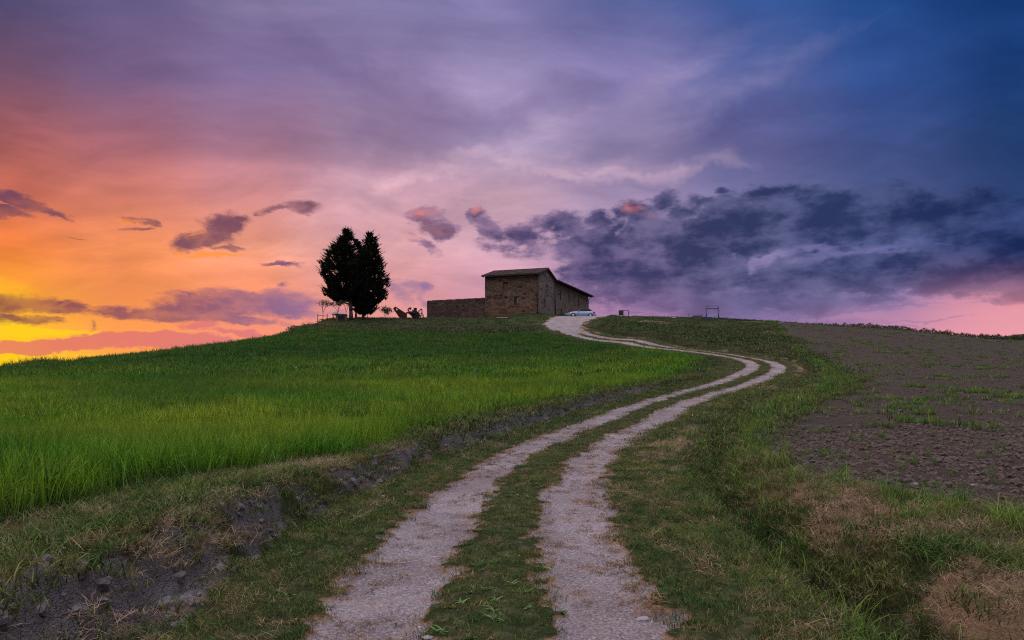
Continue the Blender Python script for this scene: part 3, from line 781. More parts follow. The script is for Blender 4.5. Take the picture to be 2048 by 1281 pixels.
# -- broad leaved weeds pressed among the short grass
M_WEED = blade_mat("weed_leaf", (0.06,0.11,0.03,1), (0.07,0.19,0.045,1), (0.15,0.24,0.06,1), 1.5)
vw = variants('weeds', 6, n=11, rad=0.025, h0=0.025, h1=0.055, width=0.014, bend=1.0, material=M_WEED, seg=4, lean=0.9, flat=0.3)
x, y = sample(16, 2.6, 16, xlo=-9, xhi=9); P_, m_ = pick(x, y, lambda x, y, m: (m['track'] < 0.35) * (m['soil'] < 0.5) * (1 - m['dry']) * sstep(-0.05, 0.2, fbm(x, y, 1.2, 151)) * (m['wheat'] < 0.4))
scatter('broadleaf_weeds', vw, P_, 0.5 + 0.8 * rng.rand(len(P_)), 'small broad leaved weeds among the short verge grass', 'weeds')

# -- dry straw
def p_dry(x, y, m):
    return np.clip(m['dry'] * 1.0 + 0.25 * m['bank'] + 0.05 * (np.abs(m['s']) > 1.2) * (np.abs(m['s']) < 5) * (m['soil'] < .3), 0, 1) * (m['track'] < 0.4)
vd = variants('dry_grass', 6, n=90, rad=0.15, h0=0.03, h1=0.11, width=0.003, bend=0.9, material=M_DRY, seg=3, lean=0.9, flat=0.4)
vd2 = variants('dry_grass', 4, n=44, rad=0.4, h0=0.06, h1=0.18, width=0.012, bend=0.9, material=M_DRY, seg=2, lean=0.8, flat=0.4)
x, y = sample(95, 2.6, 14, xlo=-9, xhi=10); P_, m_ = pick(x, y, p_dry)
scatter('dry_grass', vd, P_, 0.6 + 0.7 * rng.rand(len(P_)), 'matted straw coloured dead grass on the near ditch banks', 'dry grass', tilt=0.25)
x, y = sample(5, 14, 60, xlo=-9, xhi=40); P_, m_ = pick(x, y, p_dry)
scatter('dry_grass', vd2, P_, 0.5 + 0.5 * rng.rand(len(P_)), 'straw coloured dead grass along the farther ditch', 'dry grass', tilt=0.2)
# reddish dead tufts creeping over the gravel edge
M_RED = blade_mat("dead_grass_leaf", (0.17,0.085,0.045,1), (0.33,0.19,0.11,1), (0.20,0.15,0.06,1), 2.2, trans=0.2)
vr = variants('dead_tufts', 5, n=40, rad=0.07, h0=0.015, h1=0.05, width=0.004, bend=0.9, material=M_RED, seg=2, lean=0.9, flat=0.3)
x, y = sample(190, 2.6, 18, xlo=-4, xhi=7)
P_, m_ = pick(x, y, lambda x, y, m: np.exp(-((m['track'] - 0.6) / 0.38) ** 2) * (0.55 + 0.45 * (m['s'] > 0.9)) * (np.abs(m['s']) < 1.9) * sstep(-0.1, 0.1, fbm(x, y, 3.0, 141)) + 0.10 * m['track'] * sstep(0.08, 0.2, fbm(x, y, 2.2, 147)))
scatter('dead_tufts', vr, P_, 0.7 + 0.8 * rng.rand(len(P_)), 'low reddish dead tufts along the edges of the gravel wheel tracks', 'dry grass', tilt=0.2)

# -- clods and stones
M_CLOD = simple("clod", (0.075,0.058,0.047), 0.95, var=0.55, scale=2.5, bump=0.6)
M_STONE = simple("pale_stone", (0.33,0.30,0.30), 0.9, var=0.3, scale=2.0, bump=0.3)
rc = rock_variants('clod', 6, M_CLOD, 0.5); rb_ = rock_variants('bank_clod', 6, simple('grey_clod', (0.13,0.125,0.128), 0.95, var=0.5, scale=2.5, bump=0.6), 0.6); rs_ = rock_variants('stone', 5, M_STONE, 0.35)
x, y = sample(150, 4, 16, xlo=3, xhi=15); P_, m_ = pick(x, y, lambda x, y, m: m['soil'] * 0.85)
sz = 0.012 + 0.045 * rng.rand(len(P_)) ** 2.4
scatter('soil_clods', rc, P_, sz, 'lumpy grey brown clods of the near ploughed soil', 'soil', tilt=0.6)
x, y = sample(11, 16, 100, xlo=5, xhi=92); P_, m_ = pick(x, y, lambda x, y, m: m['soil'] * 0.9)
scatter('soil_clods', rc, P_, 0.02 + 0.05 * rng.rand(len(P_)) ** 3, 'clods scattered over the far ploughed slope', 'soil', tilt=0.6)
x, y = sample(260, 2.6, 12, xlo=-3, xhi=4); P_, m_ = pick(x, y, lambda x, y, m: m['track'] * 0.9)
scatter('gravel', rs_, P_, 0.003 + 0.010 * rng.rand(len(P_)) ** 6, 'small pale stones lying in the gravel wheel tracks', 'gravel', tilt=0.6)
x, y = sample(26, 12, 60, xlo=-3, xhi=22); P_, m_ = pick(x, y, lambda x, y, m: m['track'] * 0.9)
scatter('gravel', rs_, P_, 0.012 + 0.025 * rng.rand(len(P_)) ** 4, 'pale stones in the farther wheel tracks', 'gravel', tilt=0.6)
x, y = sample(3.0, 3, 40, xlo=-8, xhi=30); P_, m_ = pick(x, y, lambda x, y, m: 0.12 * m['soil'] + 0.25 * m['bank'] + 0.03 * (m['track'] < .2) * (np.abs(m['s']) < 3))
scatter('field_stones', rs_, P_, 0.007 + 0.018 * rng.rand(len(P_)) ** 3, 'scattered pale stones on soil and verge', 'stones', tilt=0.6)
x, y = sample(120, 3, 26, xlo=-6, xhi=4); P_, m_ = pick(x, y, lambda x, y, m: 0.75 * sstep(0.25, 0.7, m['bank']))
scatter('bank_clods', rb_, P_, 0.012 + 0.045 * rng.rand(len(P_)) ** 2.5, 'crumbling grey earth lumps on the eroded left bank', 'soil', tilt=0.6)

#@@OBJECTS@@
# ------------------------------------------------------------------ building materials
def stone_mat(name, tones, mortar, bw=0.42, rh=0.21, warm=None, dark=0.5, seed=0.0):
    """rubble laid in rough courses; object x+y runs along each wall face, z up"""
    m, t = mat(name)
    co = t.new('ShaderNodeTexCoord').outputs['Object']
    sp = t.new('ShaderNodeSeparateXYZ'); t.put(sp.inputs[0], co)
    cb = t.new('ShaderNodeCombineXYZ'); t.put(cb.inputs[0], t.math('ADD', sp.outputs[0], sp.outputs[1])); t.put(cb.inputs[1], sp.outputs[2])
    cb.inputs[2].default_value = seed
    wv = t.noise(co, 2.2, 3, 0.5, out='Color')
    v = t.vmath('ADD', cb.outputs[0], t.vmath('MULTIPLY', t.vmath('SUBTRACT', wv, (0.5,0.5,0.5)), (0.30, 0.16, 0)))
    br = t.new('ShaderNodeTexBrick'); t.put(br.inputs['Vector'], v)
    br.inputs['Scale'].default_value = 1.0; br.inputs['Brick Width'].default_value = bw; br.inputs['Row Height'].default_value = rh
    br.inputs['Mortar Size'].default_value = 0.022; br.inputs['Mortar Smooth'].default_value = 0.4; br.inputs['Bias'].default_value = 0.0
    br.inputs['Color1'].default_value = (0,0,0,1); br.inputs['Color2'].default_value = (1,1,1,1); br.inputs['Mortar'].default_value = (0.5,0.5,0.5,1)
    n = t.noise(co, 5.0, 5, 0.65); nb = t.noise(co, 0.45, 4, 0.6)
    vo = t.new('ShaderNodeTexVoronoi'); t.put(vo.inputs['Vector'], t.mapping(v, sc=(2.0, 3.6, 1))); vo.inputs['Scale'].default_value = 1.0
    sc = t.new('ShaderNodeSeparateColor'); t.put(sc.inputs[0], vo.outputs['Color'])
    f = t.math('ADD', t.math('MULTIPLY', t.math('ADD', br.outputs['Color'], sc.outputs[0]), 0.36), t.math('MULTIPLY', n, 0.28))
    c = t.ramp(f, [(0.05, tones[0]), (0.3, tones[1]), (0.6, tones[2]), (0.95, tones[3])])
    hole = t.math('GREATER_THAN', sc.outputs[1], 0.93)
    c = t.mix(t.math('MULTIPLY', hole, 0.75), c, (0.02,0.017,0.015,1))
    c = t.mix(t.smooth(nb, 0.35, 0.7, 0, dark), c, t.mix(1.0, c, (0.62,0.58,0.56,1), 'MULTIPLY'))
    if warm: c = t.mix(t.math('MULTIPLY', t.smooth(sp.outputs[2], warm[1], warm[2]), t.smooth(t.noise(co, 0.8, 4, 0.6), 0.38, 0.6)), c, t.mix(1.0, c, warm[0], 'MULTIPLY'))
    c = t.mix(t.math('MULTIPLY', br.outputs['Fac'], 0.8), c, mortar)
    t.put(t.bsdf.inputs['Base Color'], c); t.bsdf.inputs['Roughness'].default_value = 0.95
    t.bsdf.inputs['Specular IOR Level'].default_value = 0.1
    bn = t.new('ShaderNodeBump'); bn.inputs['Strength'].default_value = 0.8; bn.inputs['Distance'].default_value = 0.04
    t.put(bn.inputs['Height'], t.math('SUBTRACT', t.math('MULTIPLY', n, 0.5), br.outputs['Fac'])); t.l.new(bn.outputs[0], t.bsdf.inputs['Normal'])
    return m
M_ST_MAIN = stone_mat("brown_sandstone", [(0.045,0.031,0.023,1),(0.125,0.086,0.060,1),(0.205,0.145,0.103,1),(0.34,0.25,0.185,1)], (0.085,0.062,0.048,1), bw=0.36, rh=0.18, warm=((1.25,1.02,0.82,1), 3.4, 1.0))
M_ST_GREY = stone_mat("grey_sandstone", [(0.055,0.048,0.043,1),(0.135,0.119,0.106,1),(0.215,0.19,0.17,1),(0.33,0.29,0.26,1)], (0.10,0.09,0.082,1), bw=0.36, rh=0.16, dark=0.35, seed=4.0)
M_ST_WING = stone_mat("tan_sandstone", [(0.075,0.061,0.049,1),(0.14,0.115,0.092,1),(0.205,0.17,0.135,1),(0.28,0.235,0.19,1)], (0.13,0.11,0.09,1), bw=0.36, rh=0.16, dark=0.3, seed=8.0)
M_ST_GARD = stone_mat("rubble", [(0.035,0.024,0.020,1),(0.085,0.058,0.048,1),(0.135,0.092,0.072,1),(0.24,0.18,0.15,1)], (0.06,0.045,0.038,1), bw=0.30, rh=0.17, seed=12.0)
def tile_mat():
    m, t = mat("clay_tile")
    co = t.new('ShaderNodeTexCoord').outputs['Object']
    n = t.noise(co, 3.0, 5, 0.65)
    vo = t.new('ShaderNodeTexVoronoi'); t.put(vo.inputs['Vector'], co); vo.inputs['Scale'].default_value = 3.0
    sc = t.new('ShaderNodeSeparateColor'); t.put(sc.inputs[0], vo.outputs['Color'])
    c = t.ramp(t.math('ADD', t.math('MULTIPLY', sc.outputs[0], 0.6), t.math('MULTIPLY', n, 0.4)), [(0.15,(0.018,0.011,0.012,1)),(0.5,(0.045,0.027,0.028,1)),(0.85,(0.12,0.08,0.08,1))])
    t.put(t.bsdf.inputs['Base Color'], c); t.bsdf.inputs['Roughness'].default_value = 0.9
    return m
M_TILE = tile_mat()
M_EAVE = simple("dark_eave_wood", (0.035,0.025,0.022), 0.8)
M_PIPE = simple("dark_copper_pipe", (0.03,0.022,0.02), 0.5, 0.3)
M_SHUT = simple("brown_shutter", (0.16,0.062,0.03), 0.7)
M_DARKW = simple("dark_window", (0.02,0.016,0.017), 0.25)
M_PALE = simple("pale_sill", (0.34,0.25,0.19), 0.8)
M_LINTEL = simple("stone_lintel", (0.135,0.10,0.08), 0.9)
M_RUST = simple("rust", (0.085,0.026,0.018), 0.85, 0.2, var=0.45, scale=5.0)
M_IRON = simple("dark_iron", (0.018,0.013,0.014), 0.6, 0.4, var=0.4)
M_BARK = simple("bark", (0.10,0.08,0.075), 0.95, var=0.35, scale=3.0, bump=0.5)
M_TWIG = simple("thin_bark", (0.09,0.055,0.045), 0.9)
M_WOOD = simple("weathered_wood", (0.12,0.085,0.065), 0.9)
M_GREYMETAL = simple("grey_paint_metal", (0.07,0.08,0.11), 0.5, 0.3)
M_CONC = simple("concrete", (0.11,0.10,0.09), 0.9)
M_BLUE = simple("blue_sheet", (0.02,0.08,0.35), 0.5)
M_DARKROOF = simple("dark_sheet", (0.02,0.022,0.028), 0.6)
M_WHITE = simple("white_paint", (0.72,0.74,0.78), 0.5, var=0.05)

# ------------------------------------------------------------------ farmhouse (local x to the right along the front, y back along the gable side)
HX, HY = 3.85, 100.0
HR = math.atan2(-0.345, 0.9386)
hz_ = (HZ - 629) / F * HY + EYE
house = empty('stone_farmhouse', (HX, HY, hz_), HR, 'two storey stone farmhouse with tiled roof and a long rear wing on the hilltop', 'farmhouse')
WL, GD, WE, EV = 8.45, 8.3, 30.5, 5.95   # front width, gable depth, end of wing, eave height
AP = EV + 1.16
def wall_with_holes(mb, axis, pos, a0, a1, z0, z1, holes, thick, side, top=None):
    """wall slab lying in plane axis=pos; holes (a0,a1,z0,z1) are real openings with reveals"""
    As = sorted(set([a0, a1] + [h for q in holes for h in q[:2]])); Zs = sorted(set([z0, z1] + [h for q in holes for h in q[2:4]]))
    p0, p1 = (pos, pos + side * thick)
    lo, hi = min(p0, p1), max(p0, p1)
    for i in range(len(As) - 1):
        for k in range(len(Zs) - 1):
            ca, cz = (As[i] + As[i+1]) / 2, (Zs[k] + Zs[k+1]) / 2
            if any(q[0] < ca < q[1] and q[2] < cz < q[3] for q in holes): continue
            if axis == 'y': mb.box(As[i], As[i+1], lo, hi, Zs[k], Zs[k+1])
            else: mb.box(lo, hi, As[i], As[i+1], Zs[k], Zs[k+1])
# front wall (y = 0): upper shuttered window, lower small window, round vent
front_holes = [(-5.55,-4.72,3.9,4.95), (-3.75,-3.1,1.45,2.75)]
mb = MB(); wall_with_holes(mb, 'y', 0.0, -WL, 0.0, -1.6, EV, front_holes, 0.5, 1)
f_wall = mb.build('wall', M_ST_MAIN, house, label='brown rubble front wall with two small openings')
gable_holes = [(3.95,4.5,3.35,4.75), (2.9,3.35,1.55,2.55)]
mb = MB(); wall_with_holes(mb, 'x', 0.0, 0.5, GD, -1.6, EV, gable_holes, 0.5, -1)
mb.prism([(0.5, EV), (GD, EV), (GD/2, AP)], 'x', -0.5, 0.0)
g_wall = mb.build('wall', M_ST_GREY, house, label='grey gable wall facing the yard')
mb = MB(); wall_with_holes(mb, 'y', GD, -WL, -0.5, -1.6, EV, [], 0.4, -1)
mb.box(-WL, -WL + 0.5, 0.5, GD - 0.4, -1.6, EV); mb.prism([(0.5, EV), (GD, EV), (GD/2, AP)], 'x', -WL, -WL + 0.5)
mb.build('wall', M_ST_MAIN, house)
wing_holes = [(12.2,12.85,3.5,4.75),(17.3,18.0,3.5,4.75),(23.3,24.0,3.5,4.75),(12.5,13.2,0.35,1.95),(17.9,18.6,0.2,1.55)]
wing_holes = [(11.4,12.0,3.3,4.75),(16.7,17.3,3.3,4.75),(22.9,23.6,3.3,4.75),(12.1,12.75,0.3,1.95),(17.5,18.2,-0.1,1.5)]
mb = MB(); wall_with_holes(mb, 'x', -0.02, GD, WE, -1.6, EV, wing_holes, 0.5, -1)
mb.box(-WL, -0.52, WE - 0.5, WE, -1.6, EV); mb.box(-WL, -WL + 0.5, GD, WE - 0.5, -1.6, EV)
mb.prism([(-WL, EV), (-0.02, EV), (-WL/2, AP)], 'y', WE - 0.5, WE)
mb.build('wall', M_ST_WING, house, label='long tan wing wall with narrow windows')
# windows: recessed leaf, lintel and sill
def window(parent_loc, axis, h, matl, pos, side, lab=None, lint=True):
    a0, a1, z0, z1 = h; mb = MB(); d0 = pos + side * 0.22; d1 = pos + side * 0.27
    lo, hi = min(d0, d1), max(d0, d1)
    def bx_(m_, A0_, A1_, l, h_, Z0, Z1):
        if axis == 'y': m_.box(A0_, A1_, l, h_, Z0, Z1)
        else: m_.box(l, h_, A0_, A1_, Z0, Z1)
    bx_(mb, a0, a1, lo, hi, z0, z1)
    w = mb.build('window', matl, house, label=lab)
    f_ = MB(); o0 = pos - side * 0.03; fl, fh = min(o0, pos + side * 0.2), max(o0, pos + side * 0.2)
    bx_(f_, a0 - 0.14, a1 + 0.14, min(o0, pos), max(o0, pos), z1 + 0.002, z1 + 0.2)
    f_.build('lintel', M_LINTEL, w)
    s__ = MB(); bx_(s__, a0 - 0.1, a1 + 0.1, min(pos - side * 0.06, pos), max(pos - side * 0.06, pos), z0 - 0.1, z0 - 0.002)
    s__.build('sill', M_LINTEL, w)
    return w
window(None, 'y', front_holes[0], M_SHUT, 0.0, 1, 'rusty brown closed shutter')
w = window(None, 'y', front_holes[1], M_LINTEL, 0.0, 1, 'small half walled up window')
MB().box(-3.28, -3.12, 0.1, 0.2, 1.75, 2.6).build('jamb', M_PALE, w)
MB().box(-3.74, -3.52, 0.12, 0.21, 1.46, 2.74).build('pane', M_DARKW, w)
for h in gable_holes: window(None, 'x', h, M_SHUT if h[3] > 3 else M_DARKW, 0.0, -1)
for k, h in enumerate(wing_holes): window(None, 'x', h, M_SHUT if k in (0, 3) else M_DARKW, -0.02, -1)
# round vent, old roofline scar, pipes
MB().tube((-5.08, -0.06, 2.78), (-5.08, 0.04, 2.78), 0.2, 0.2, 14).build('vent', M_DARKW, house)
MB().tube((-0.12, -0.09, -1.2), (-0.12, -0.09, EV - 0.05), 0.06).build('downpipe', M_PIPE, house)
MB().tube((0.1, GD + 0.12, -1.2), (0.1, GD + 0.12, EV - 0.05), 0.08).build('downpipe', M_PIPE, house)
MB().prism([(-8.35,2.35),(-8.2,2.25),(-7.45,3.15),(-7.6,3.25)], 'y', -0.05, -0.003).build('ledge', M_ST_GARD, house)
MB().prism([(-1.35,3.75),(-1.3,3.62),(-0.3,3.1),(-0.3,3.24)], 'y', -0.04, -0.003).build('ledge', M_ST_GARD, house)
# roofs: rows of barrel tiles over a slab
def tiled_slope(mb, p_eave0, p_eave1, p_ridge0, p_ridge1, pitch=0.24, r=0.085):
    e0, e1, r0, r1 = map(Vector, (p_eave0, p_eave1, p_ridge0, p_ridge1))
    n = max(2, int((e1 - e0).length / pitch))
    for i in range(n + 1):
        t_ = i / n; a = e0.lerp(e1, t_); b = r0.lerp(r1, t_)
        jit = (rng.rand() - 0.5) * 0.05
        steps = 9
        for k in range(steps):
            q0 = a.lerp(b, k / steps); q1 = a.lerp(b, (k + 1.12) / steps)
            up_ = Vector((0, 0, 0.045 + jit * 0.5))
            mb.tube(q0 + up_ + Vector((0, 0, 0.02)), q1 + up_ * 0.6, r * 1.1, r * 0.85, 6)
def slab(mb, pts, th):
    v = [Vector(p) for p in pts]; n = len(v)
    vs = [p for p in v] + [p - Vector((0, 0, th)) for p in v]
    mb.add(vs, [tuple(range(n)), tuple(range(n, 2*n))[::-1]] + [(i, n + i, n + (i+1) % n, (i+1) % n) for i in range(n)])
sl = 1.16 / (GD / 2); ov = 0.55; gov = 0.35
ze = EV + 0.14 - ov * sl; zr = AP + 0.14
mb = MB()
slab(mb, [(-WL-gov,-ov,ze),(gov,-ov,ze),(gov,GD/2,zr),(-WL-gov,GD/2,zr)], 0.12)
slab(mb, [(-WL-gov,GD/2,zr),(gov,GD/2,zr),(gov,GD+ov*0.4,zr-(GD/2+ov*0.4)*sl),(-WL-gov,GD+ov*0.4,zr-(GD/2+ov*0.4)*sl)], 0.12)
tiled_slope(mb, (-WL-gov+0.05,-ov,ze), (gov-0.05,-ov,ze), (-WL-gov+0.05,GD/2,zr), (gov-0.05,GD/2,zr))
tiled_slope(mb, (-WL-gov+0.05,GD+ov*0.4,zr-(GD/2+ov*0.4)*sl), (gov-0.05,GD+ov*0.4,zr-(GD/2+ov*0.4)*sl), (-WL-gov+0.05,GD/2,zr), (gov-0.05,GD/2,zr))
for i in range(20): mb.tube((-WL-gov + i*0.455, GD/2, zr+0.05), (-WL-gov + i*0.455+0.5, GD/2, zr+0.08), 0.13, 0.11, 7)
roof = mb.build('roof', M_TILE, house)
mb = MB()
for i in range(22): mb.box(-WL - 0.2 + i*0.41, -WL - 0.12 + i*0.41, -ov + 0.04, 0.0, ze - 0.16, ze - 0.12 + 0.001 + 0.03)
mb.box(-WL-gov, gov, -ov - 0.03, -ov - 0.001, ze - 0.12, ze + 0.02)
mb.build('eave', M_EAVE, roof)
# wing roof: ridge parallel to the long wall
WW = WL / 2; zw = EV + 0.14 - 0.75 * sl * 0.9; zwr = AP + 0.1
mb = MB()
slab(mb, [(0.75, GD+0.1, zw),(0.75, WE+0.9, zw),(-WW, WE+0.9, zwr),(-WW, GD+0.1, zwr)], 0.12)
slab(mb, [(-WW, GD+0.1, zwr),(-WW, WE+0.9, zwr),(-WL-0.6, WE+0.9, zw),(-WL-0.6, GD+0.1, zw)], 0.12)
tiled_slope(mb, (0.75, GD+0.15, zw), (0.75, WE+0.85, zw), (-WW, GD+0.15, zwr), (-WW, WE+0.85, zwr))
wroof = mb.build('roof', M_TILE, house, label='long roof of the wing seen from under its eave')
mb = MB()
for i in range(46): mb.box(0.0, 0.7, GD + 0.4 + i*0.49, GD + 0.48 + i*0.49, zw - 0.2, zw - 0.11)
mb.box(0.76, 0.79, GD+0.1, WE+0.9, zw - 0.16, zw + 0.03)
mb.build('eave', M_EAVE, wroof)
MB().path([(0.85, GD+0.1, zw-0.05), (0.85, WE+0.8, zw-0.05)], 0.07, 8).build('gutter', M_PIPE, wroof)
MB().path([(0.85, WE+0.3, zw-0.1), (0.3, WE+0.1, zw-0.45), (0.08, WE-0.12, zw-0.7), (0.08, WE-0.12, -1.0)], 0.05, 8).build('downpipe', M_PIPE, house)
# little gabled dormer standing behind the ridge
mb = MB(); tx, ty_, tz = -2.35, 9.6, EV + 0.3
mb.box(tx - 0.55, tx + 0.55, ty_, ty_ + 1.2, tz, tz + 1.35)
dorm = mb.build('dormer', M_ST_MAIN, house)
MB().prism([(tx - 0.85, tz + 1.28), (tx + 0.85, tz + 1.28), (tx, tz + 1.95)], 'y', ty_ - 0.15, ty_ + 1.35).build('roof', M_TILE, dorm)

# garden wall leading left
gw = empty('stone_garden_wall', (HX - 0.9386 * (WL + 0.02), HY + 0.345 * (WL + 0.02), hz_ - 0.35), HR, 'rough rubble garden wall running left from the farmhouse', 'wall')
mb = MB(); L_ = 9.75; nseg = 26; base_top = 3.0
for i in range(nseg):
    x0 = -L_ * (i + 1) / nseg; x1 = -L_ * i / nseg
    tp = base_top + 0.12 * fbm(np.array([i * 0.7]), np.array([3.0]), 1.0, 200)[0] - 0.10 * i / nseg
    mb.box(x0, x1, 0.0, 0.55 + 0.004 * (i % 2), -1.6, tp)
gwall = mb.build('wall', M_ST_GARD, gw)
mb = MB()
import bmesh
for i in range(70):
    cx = -L_ * (i + 0.5) / 70; tp = base_top - 0.10 * (i / 70) + 0.02
    w2 = 0.07 + 0.05 * rng.rand(); hh = 0.05 + 0.09 * rng.rand()
    mb.add([(cx-w2,0.02,tp-.05),(cx+w2,0.02,tp-.05),(cx+w2,0.5,tp-.05),(cx-w2,0.5,tp-.05),(cx-w2*.7,0.06,tp+hh),(cx+w2*.8,0.05,tp+hh*.8),(cx+w2*.7,0.45,tp+hh),(cx-w2*.8,0.46,tp+hh*.7)],
           [(0,3,2,1),(4,5,6,7),(0,1,5,4),(1,2,6,5),(2,3,7,6),(3,0,4,7)])
mb.build('coping', M_ST_GARD, gw)

# ------------------------------------------------------------------ place by bearing: photo column, distance
def at(px, Y): return (px - 1024) / F * Y
def ground_at(px, Y): x_ = at(px, Y); return (x_, Y, H(x_, Y))

# ------------------------------------------------------------------ cypresses
def needle_mat():
    m, t = mat("cypress_foliage")
    g = t.new('ShaderNodeTexCoord').outputs['Object']
    n = t.noise(g, 1.6, 4, 0.6)
    c = t.mix(n, (0.004,0.007,0.004,1), (0.014,0.022,0.010,1))
    t.put(t.bsdf.inputs['Base Color'], c); t.bsdf.inputs['Roughness'].default_value = 0.85
    t.bsdf.inputs['Specular IOR Level'].default_value = 0.1
    return m
M_CYP = needle_mat()
def cypress(px_tr, Y, base_px_y, outline, label, trunk_r, nspray, seed, lean=0.0):
    r_ = np.random.RandomState(seed)
    x0 = at(px_tr, Y); z0 = H(x0, Y)
    root = empty('cypress_tree', (x0, Y, z0 - 0.05), 0, label, 'tree', 'cypresses left of the farmhouse')
    hs = np.array([(EYE + (HZ - y_) / F * Y) - z0 for y_, _, _ in outline]); xl = np.array([at(a, Y) - x0 for _, a, _ in outline]); xr = np.array([at(b, Y) - x0 for _, _, b in outline])
    o = np.argsort(hs); hs, xl, xr = hs[o], xl[o], xr[o]
    V = []; Fc = []
    def tri(a, b, c_): k = len(V); V.extend([tuple(a), tuple(b), tuple(c_)]); Fc.append((k, k+1, k+2))
    area = np.maximum(xr - xl, 0.1); hgrid = np.linspace(hs[0], hs[-1], 200); ag = np.interp(hgrid, hs, area); cdf = np.cumsum(ag ** 0.95); cdf /= cdf[-1]
    for i in range(nspray):
        h = np.interp(r_.rand(), cdf, hgrid)
        l, rr = np.interp(h, hs, xl), np.interp(h, hs, xr)
        cx, rad = (l + rr) / 2, (rr - l) / 2
        th = r_.rand() * 2 * math.pi; q = r_.rand() ** 0.42
        rad_v = rad * ((0.86 if h < hs[-1] - 2.2 else 0.72) + 0.42 * mnoise.noise(Vector((math.cos(th) * 1.6 + seed, math.sin(th) * 1.6, h * 1.15))) + 0.16 * mnoise.noise(Vector((math.cos(th) * 4 + seed, math.sin(th) * 4, h * 3.0))))
        p = Vector((cx + math.cos(th) * rad_v * q * 0.97, math.sin(th) * min(rad_v, 3.0) * q * 0.93, h))
        if mnoise.noise(Vector((p.x * 0.9 + seed, p.y * 0.9, p.z * 0.9))) < -0.22: continue
        out = Vector((math.cos(th), math.sin(th), 0.55 + 0.5 * r_.rand())).normalized()
        ln = (0.32 + 0.85 * r_.rand() ** 3) * (1.0 if h < hs[-1] - 1.2 else 0.7)
        side = out.cross(Vector((0, 0, 1))).normalized(); upv = side.cross(out)
        # one spray: leaflets set along a short twig
        if i % 16 == 0:
            p = Vector((cx + math.cos(th) * rad_v * 0.80, math.sin(th) * min(rad_v, 3.0) * 0.80, h)); ln = 0.55 + 0.55 * r_.rand()
            out = Vector((math.cos(th), math.sin(th), 0.35 + 0.4 * r_.rand())).normalized(); side = out.cross(Vector((0, 0, 1))).normalized(); upv = side.cross(out)
        for k in range(9):
            t_ = k / 8; c0 = p + out * ln * (t_ * 1.15 - 0.35)
            a = r_.rand() * 2 * math.pi; w_ = (0.34 if i % 16 == 0 else 0.19) * (1 - 0.75 * t_) * (0.6 + 0.8 * r_.rand())
            d_ = (side * math.cos(a) + upv * math.sin(a))
            e_ = (side * math.cos(a + 1.8) + upv * math.sin(a + 1.8))
            tri(c0 + d_ * w_, c0 + e_ * w_, c0 + out * (0.10 + 0.14 * r_.rand()) + d_ * w_ * 0.25)
            if k % 2 == 0: tri(c0 - d_ * w_, c0 + e_ * w_ * 0.8, c0 + out * 0.18)
    me = np_mesh('crown', np.array(V), np.arange(len(V)), np.full(len(Fc), 3))
    me.materials.append(M_CYP)
    o_ = bpy.data.objects.new('crown', me); COL.objects.link(o_); o_.parent = root
    mb = MB(); pts = []
    top = hs[-1] * 0.8
    for k in range(9):
        t_ = k / 8; pts.append((Vector((lean * t_ + 0.06 * math.sin(5 * t_ + seed), 0.05 * math.cos(4 * t_), top * t_)), trunk_r * (1.25 if k == 0 else 1.0) * (1 - 0.75 * t_)))
    for (a, ra), (b, rb) in zip(pts[:-1], pts[1:]): mb.tube(a, b, ra, rb, 10)
    mb.build('trunk', M_BARK, root)
    mb = MB()
    for k in range(26):
        h = hs[0] + (hs[-1] - hs[0]) * (0.02 + 0.8 * k / 26); l, rr = np.interp(h, hs, xl), np.interp(h, hs, xr)
        th = r_.rand() * 6.28; cx = (l + rr) / 2; rad = (rr - l) / 2 * 0.8
        b = Vector((cx + math.cos(th) * rad, math.sin(th) * rad, h)); a = Vector((lean * h / top, 0, max(0.6, h - rad * 0.6)))
        mb.tube(a, b, 0.06, 0.015, 5)
    mb.build('limb', M_BARK, root)
    return root
cypress(702, 92, 641, [(459,690,698),(465,683,706),(476,677,709),(486,668,707),(500,658,712),(508,645,714),(522,644,722),(535,641,728),(550,640,730),(565,641,732),(578,646,730),(590,651,722),(598,660,712),(606,672,684)],
        'left cypress with the thicker pale trunk and the tallest, widest crown', 0.27, 3300, 3)
cypress(727, 93, 641, [(466,735,744),(471,731,752),(483,729,757),(495,728,756),(505,722,761),(520,712,768),(534,710,770),(545,708,774),(560,706,773),(575,705,775),(590,704,775),(602,704,768),(612,703,757),(620,708,752),(626,712,748)],
        'right cypress of the group with the thinner trunk, nearest the farm machine', 0.19, 3000, 5)
cypress(711, 97, 641, [(471,716,724),(478,709,727),(490,708,729),(502,704,731),(520,700,735),(545,696,740),(575,694,742),(595,700,736),(608,706,724)],
        'narrow cypress top standing behind and between the two front cypresses', 0.14, 1600, 8)

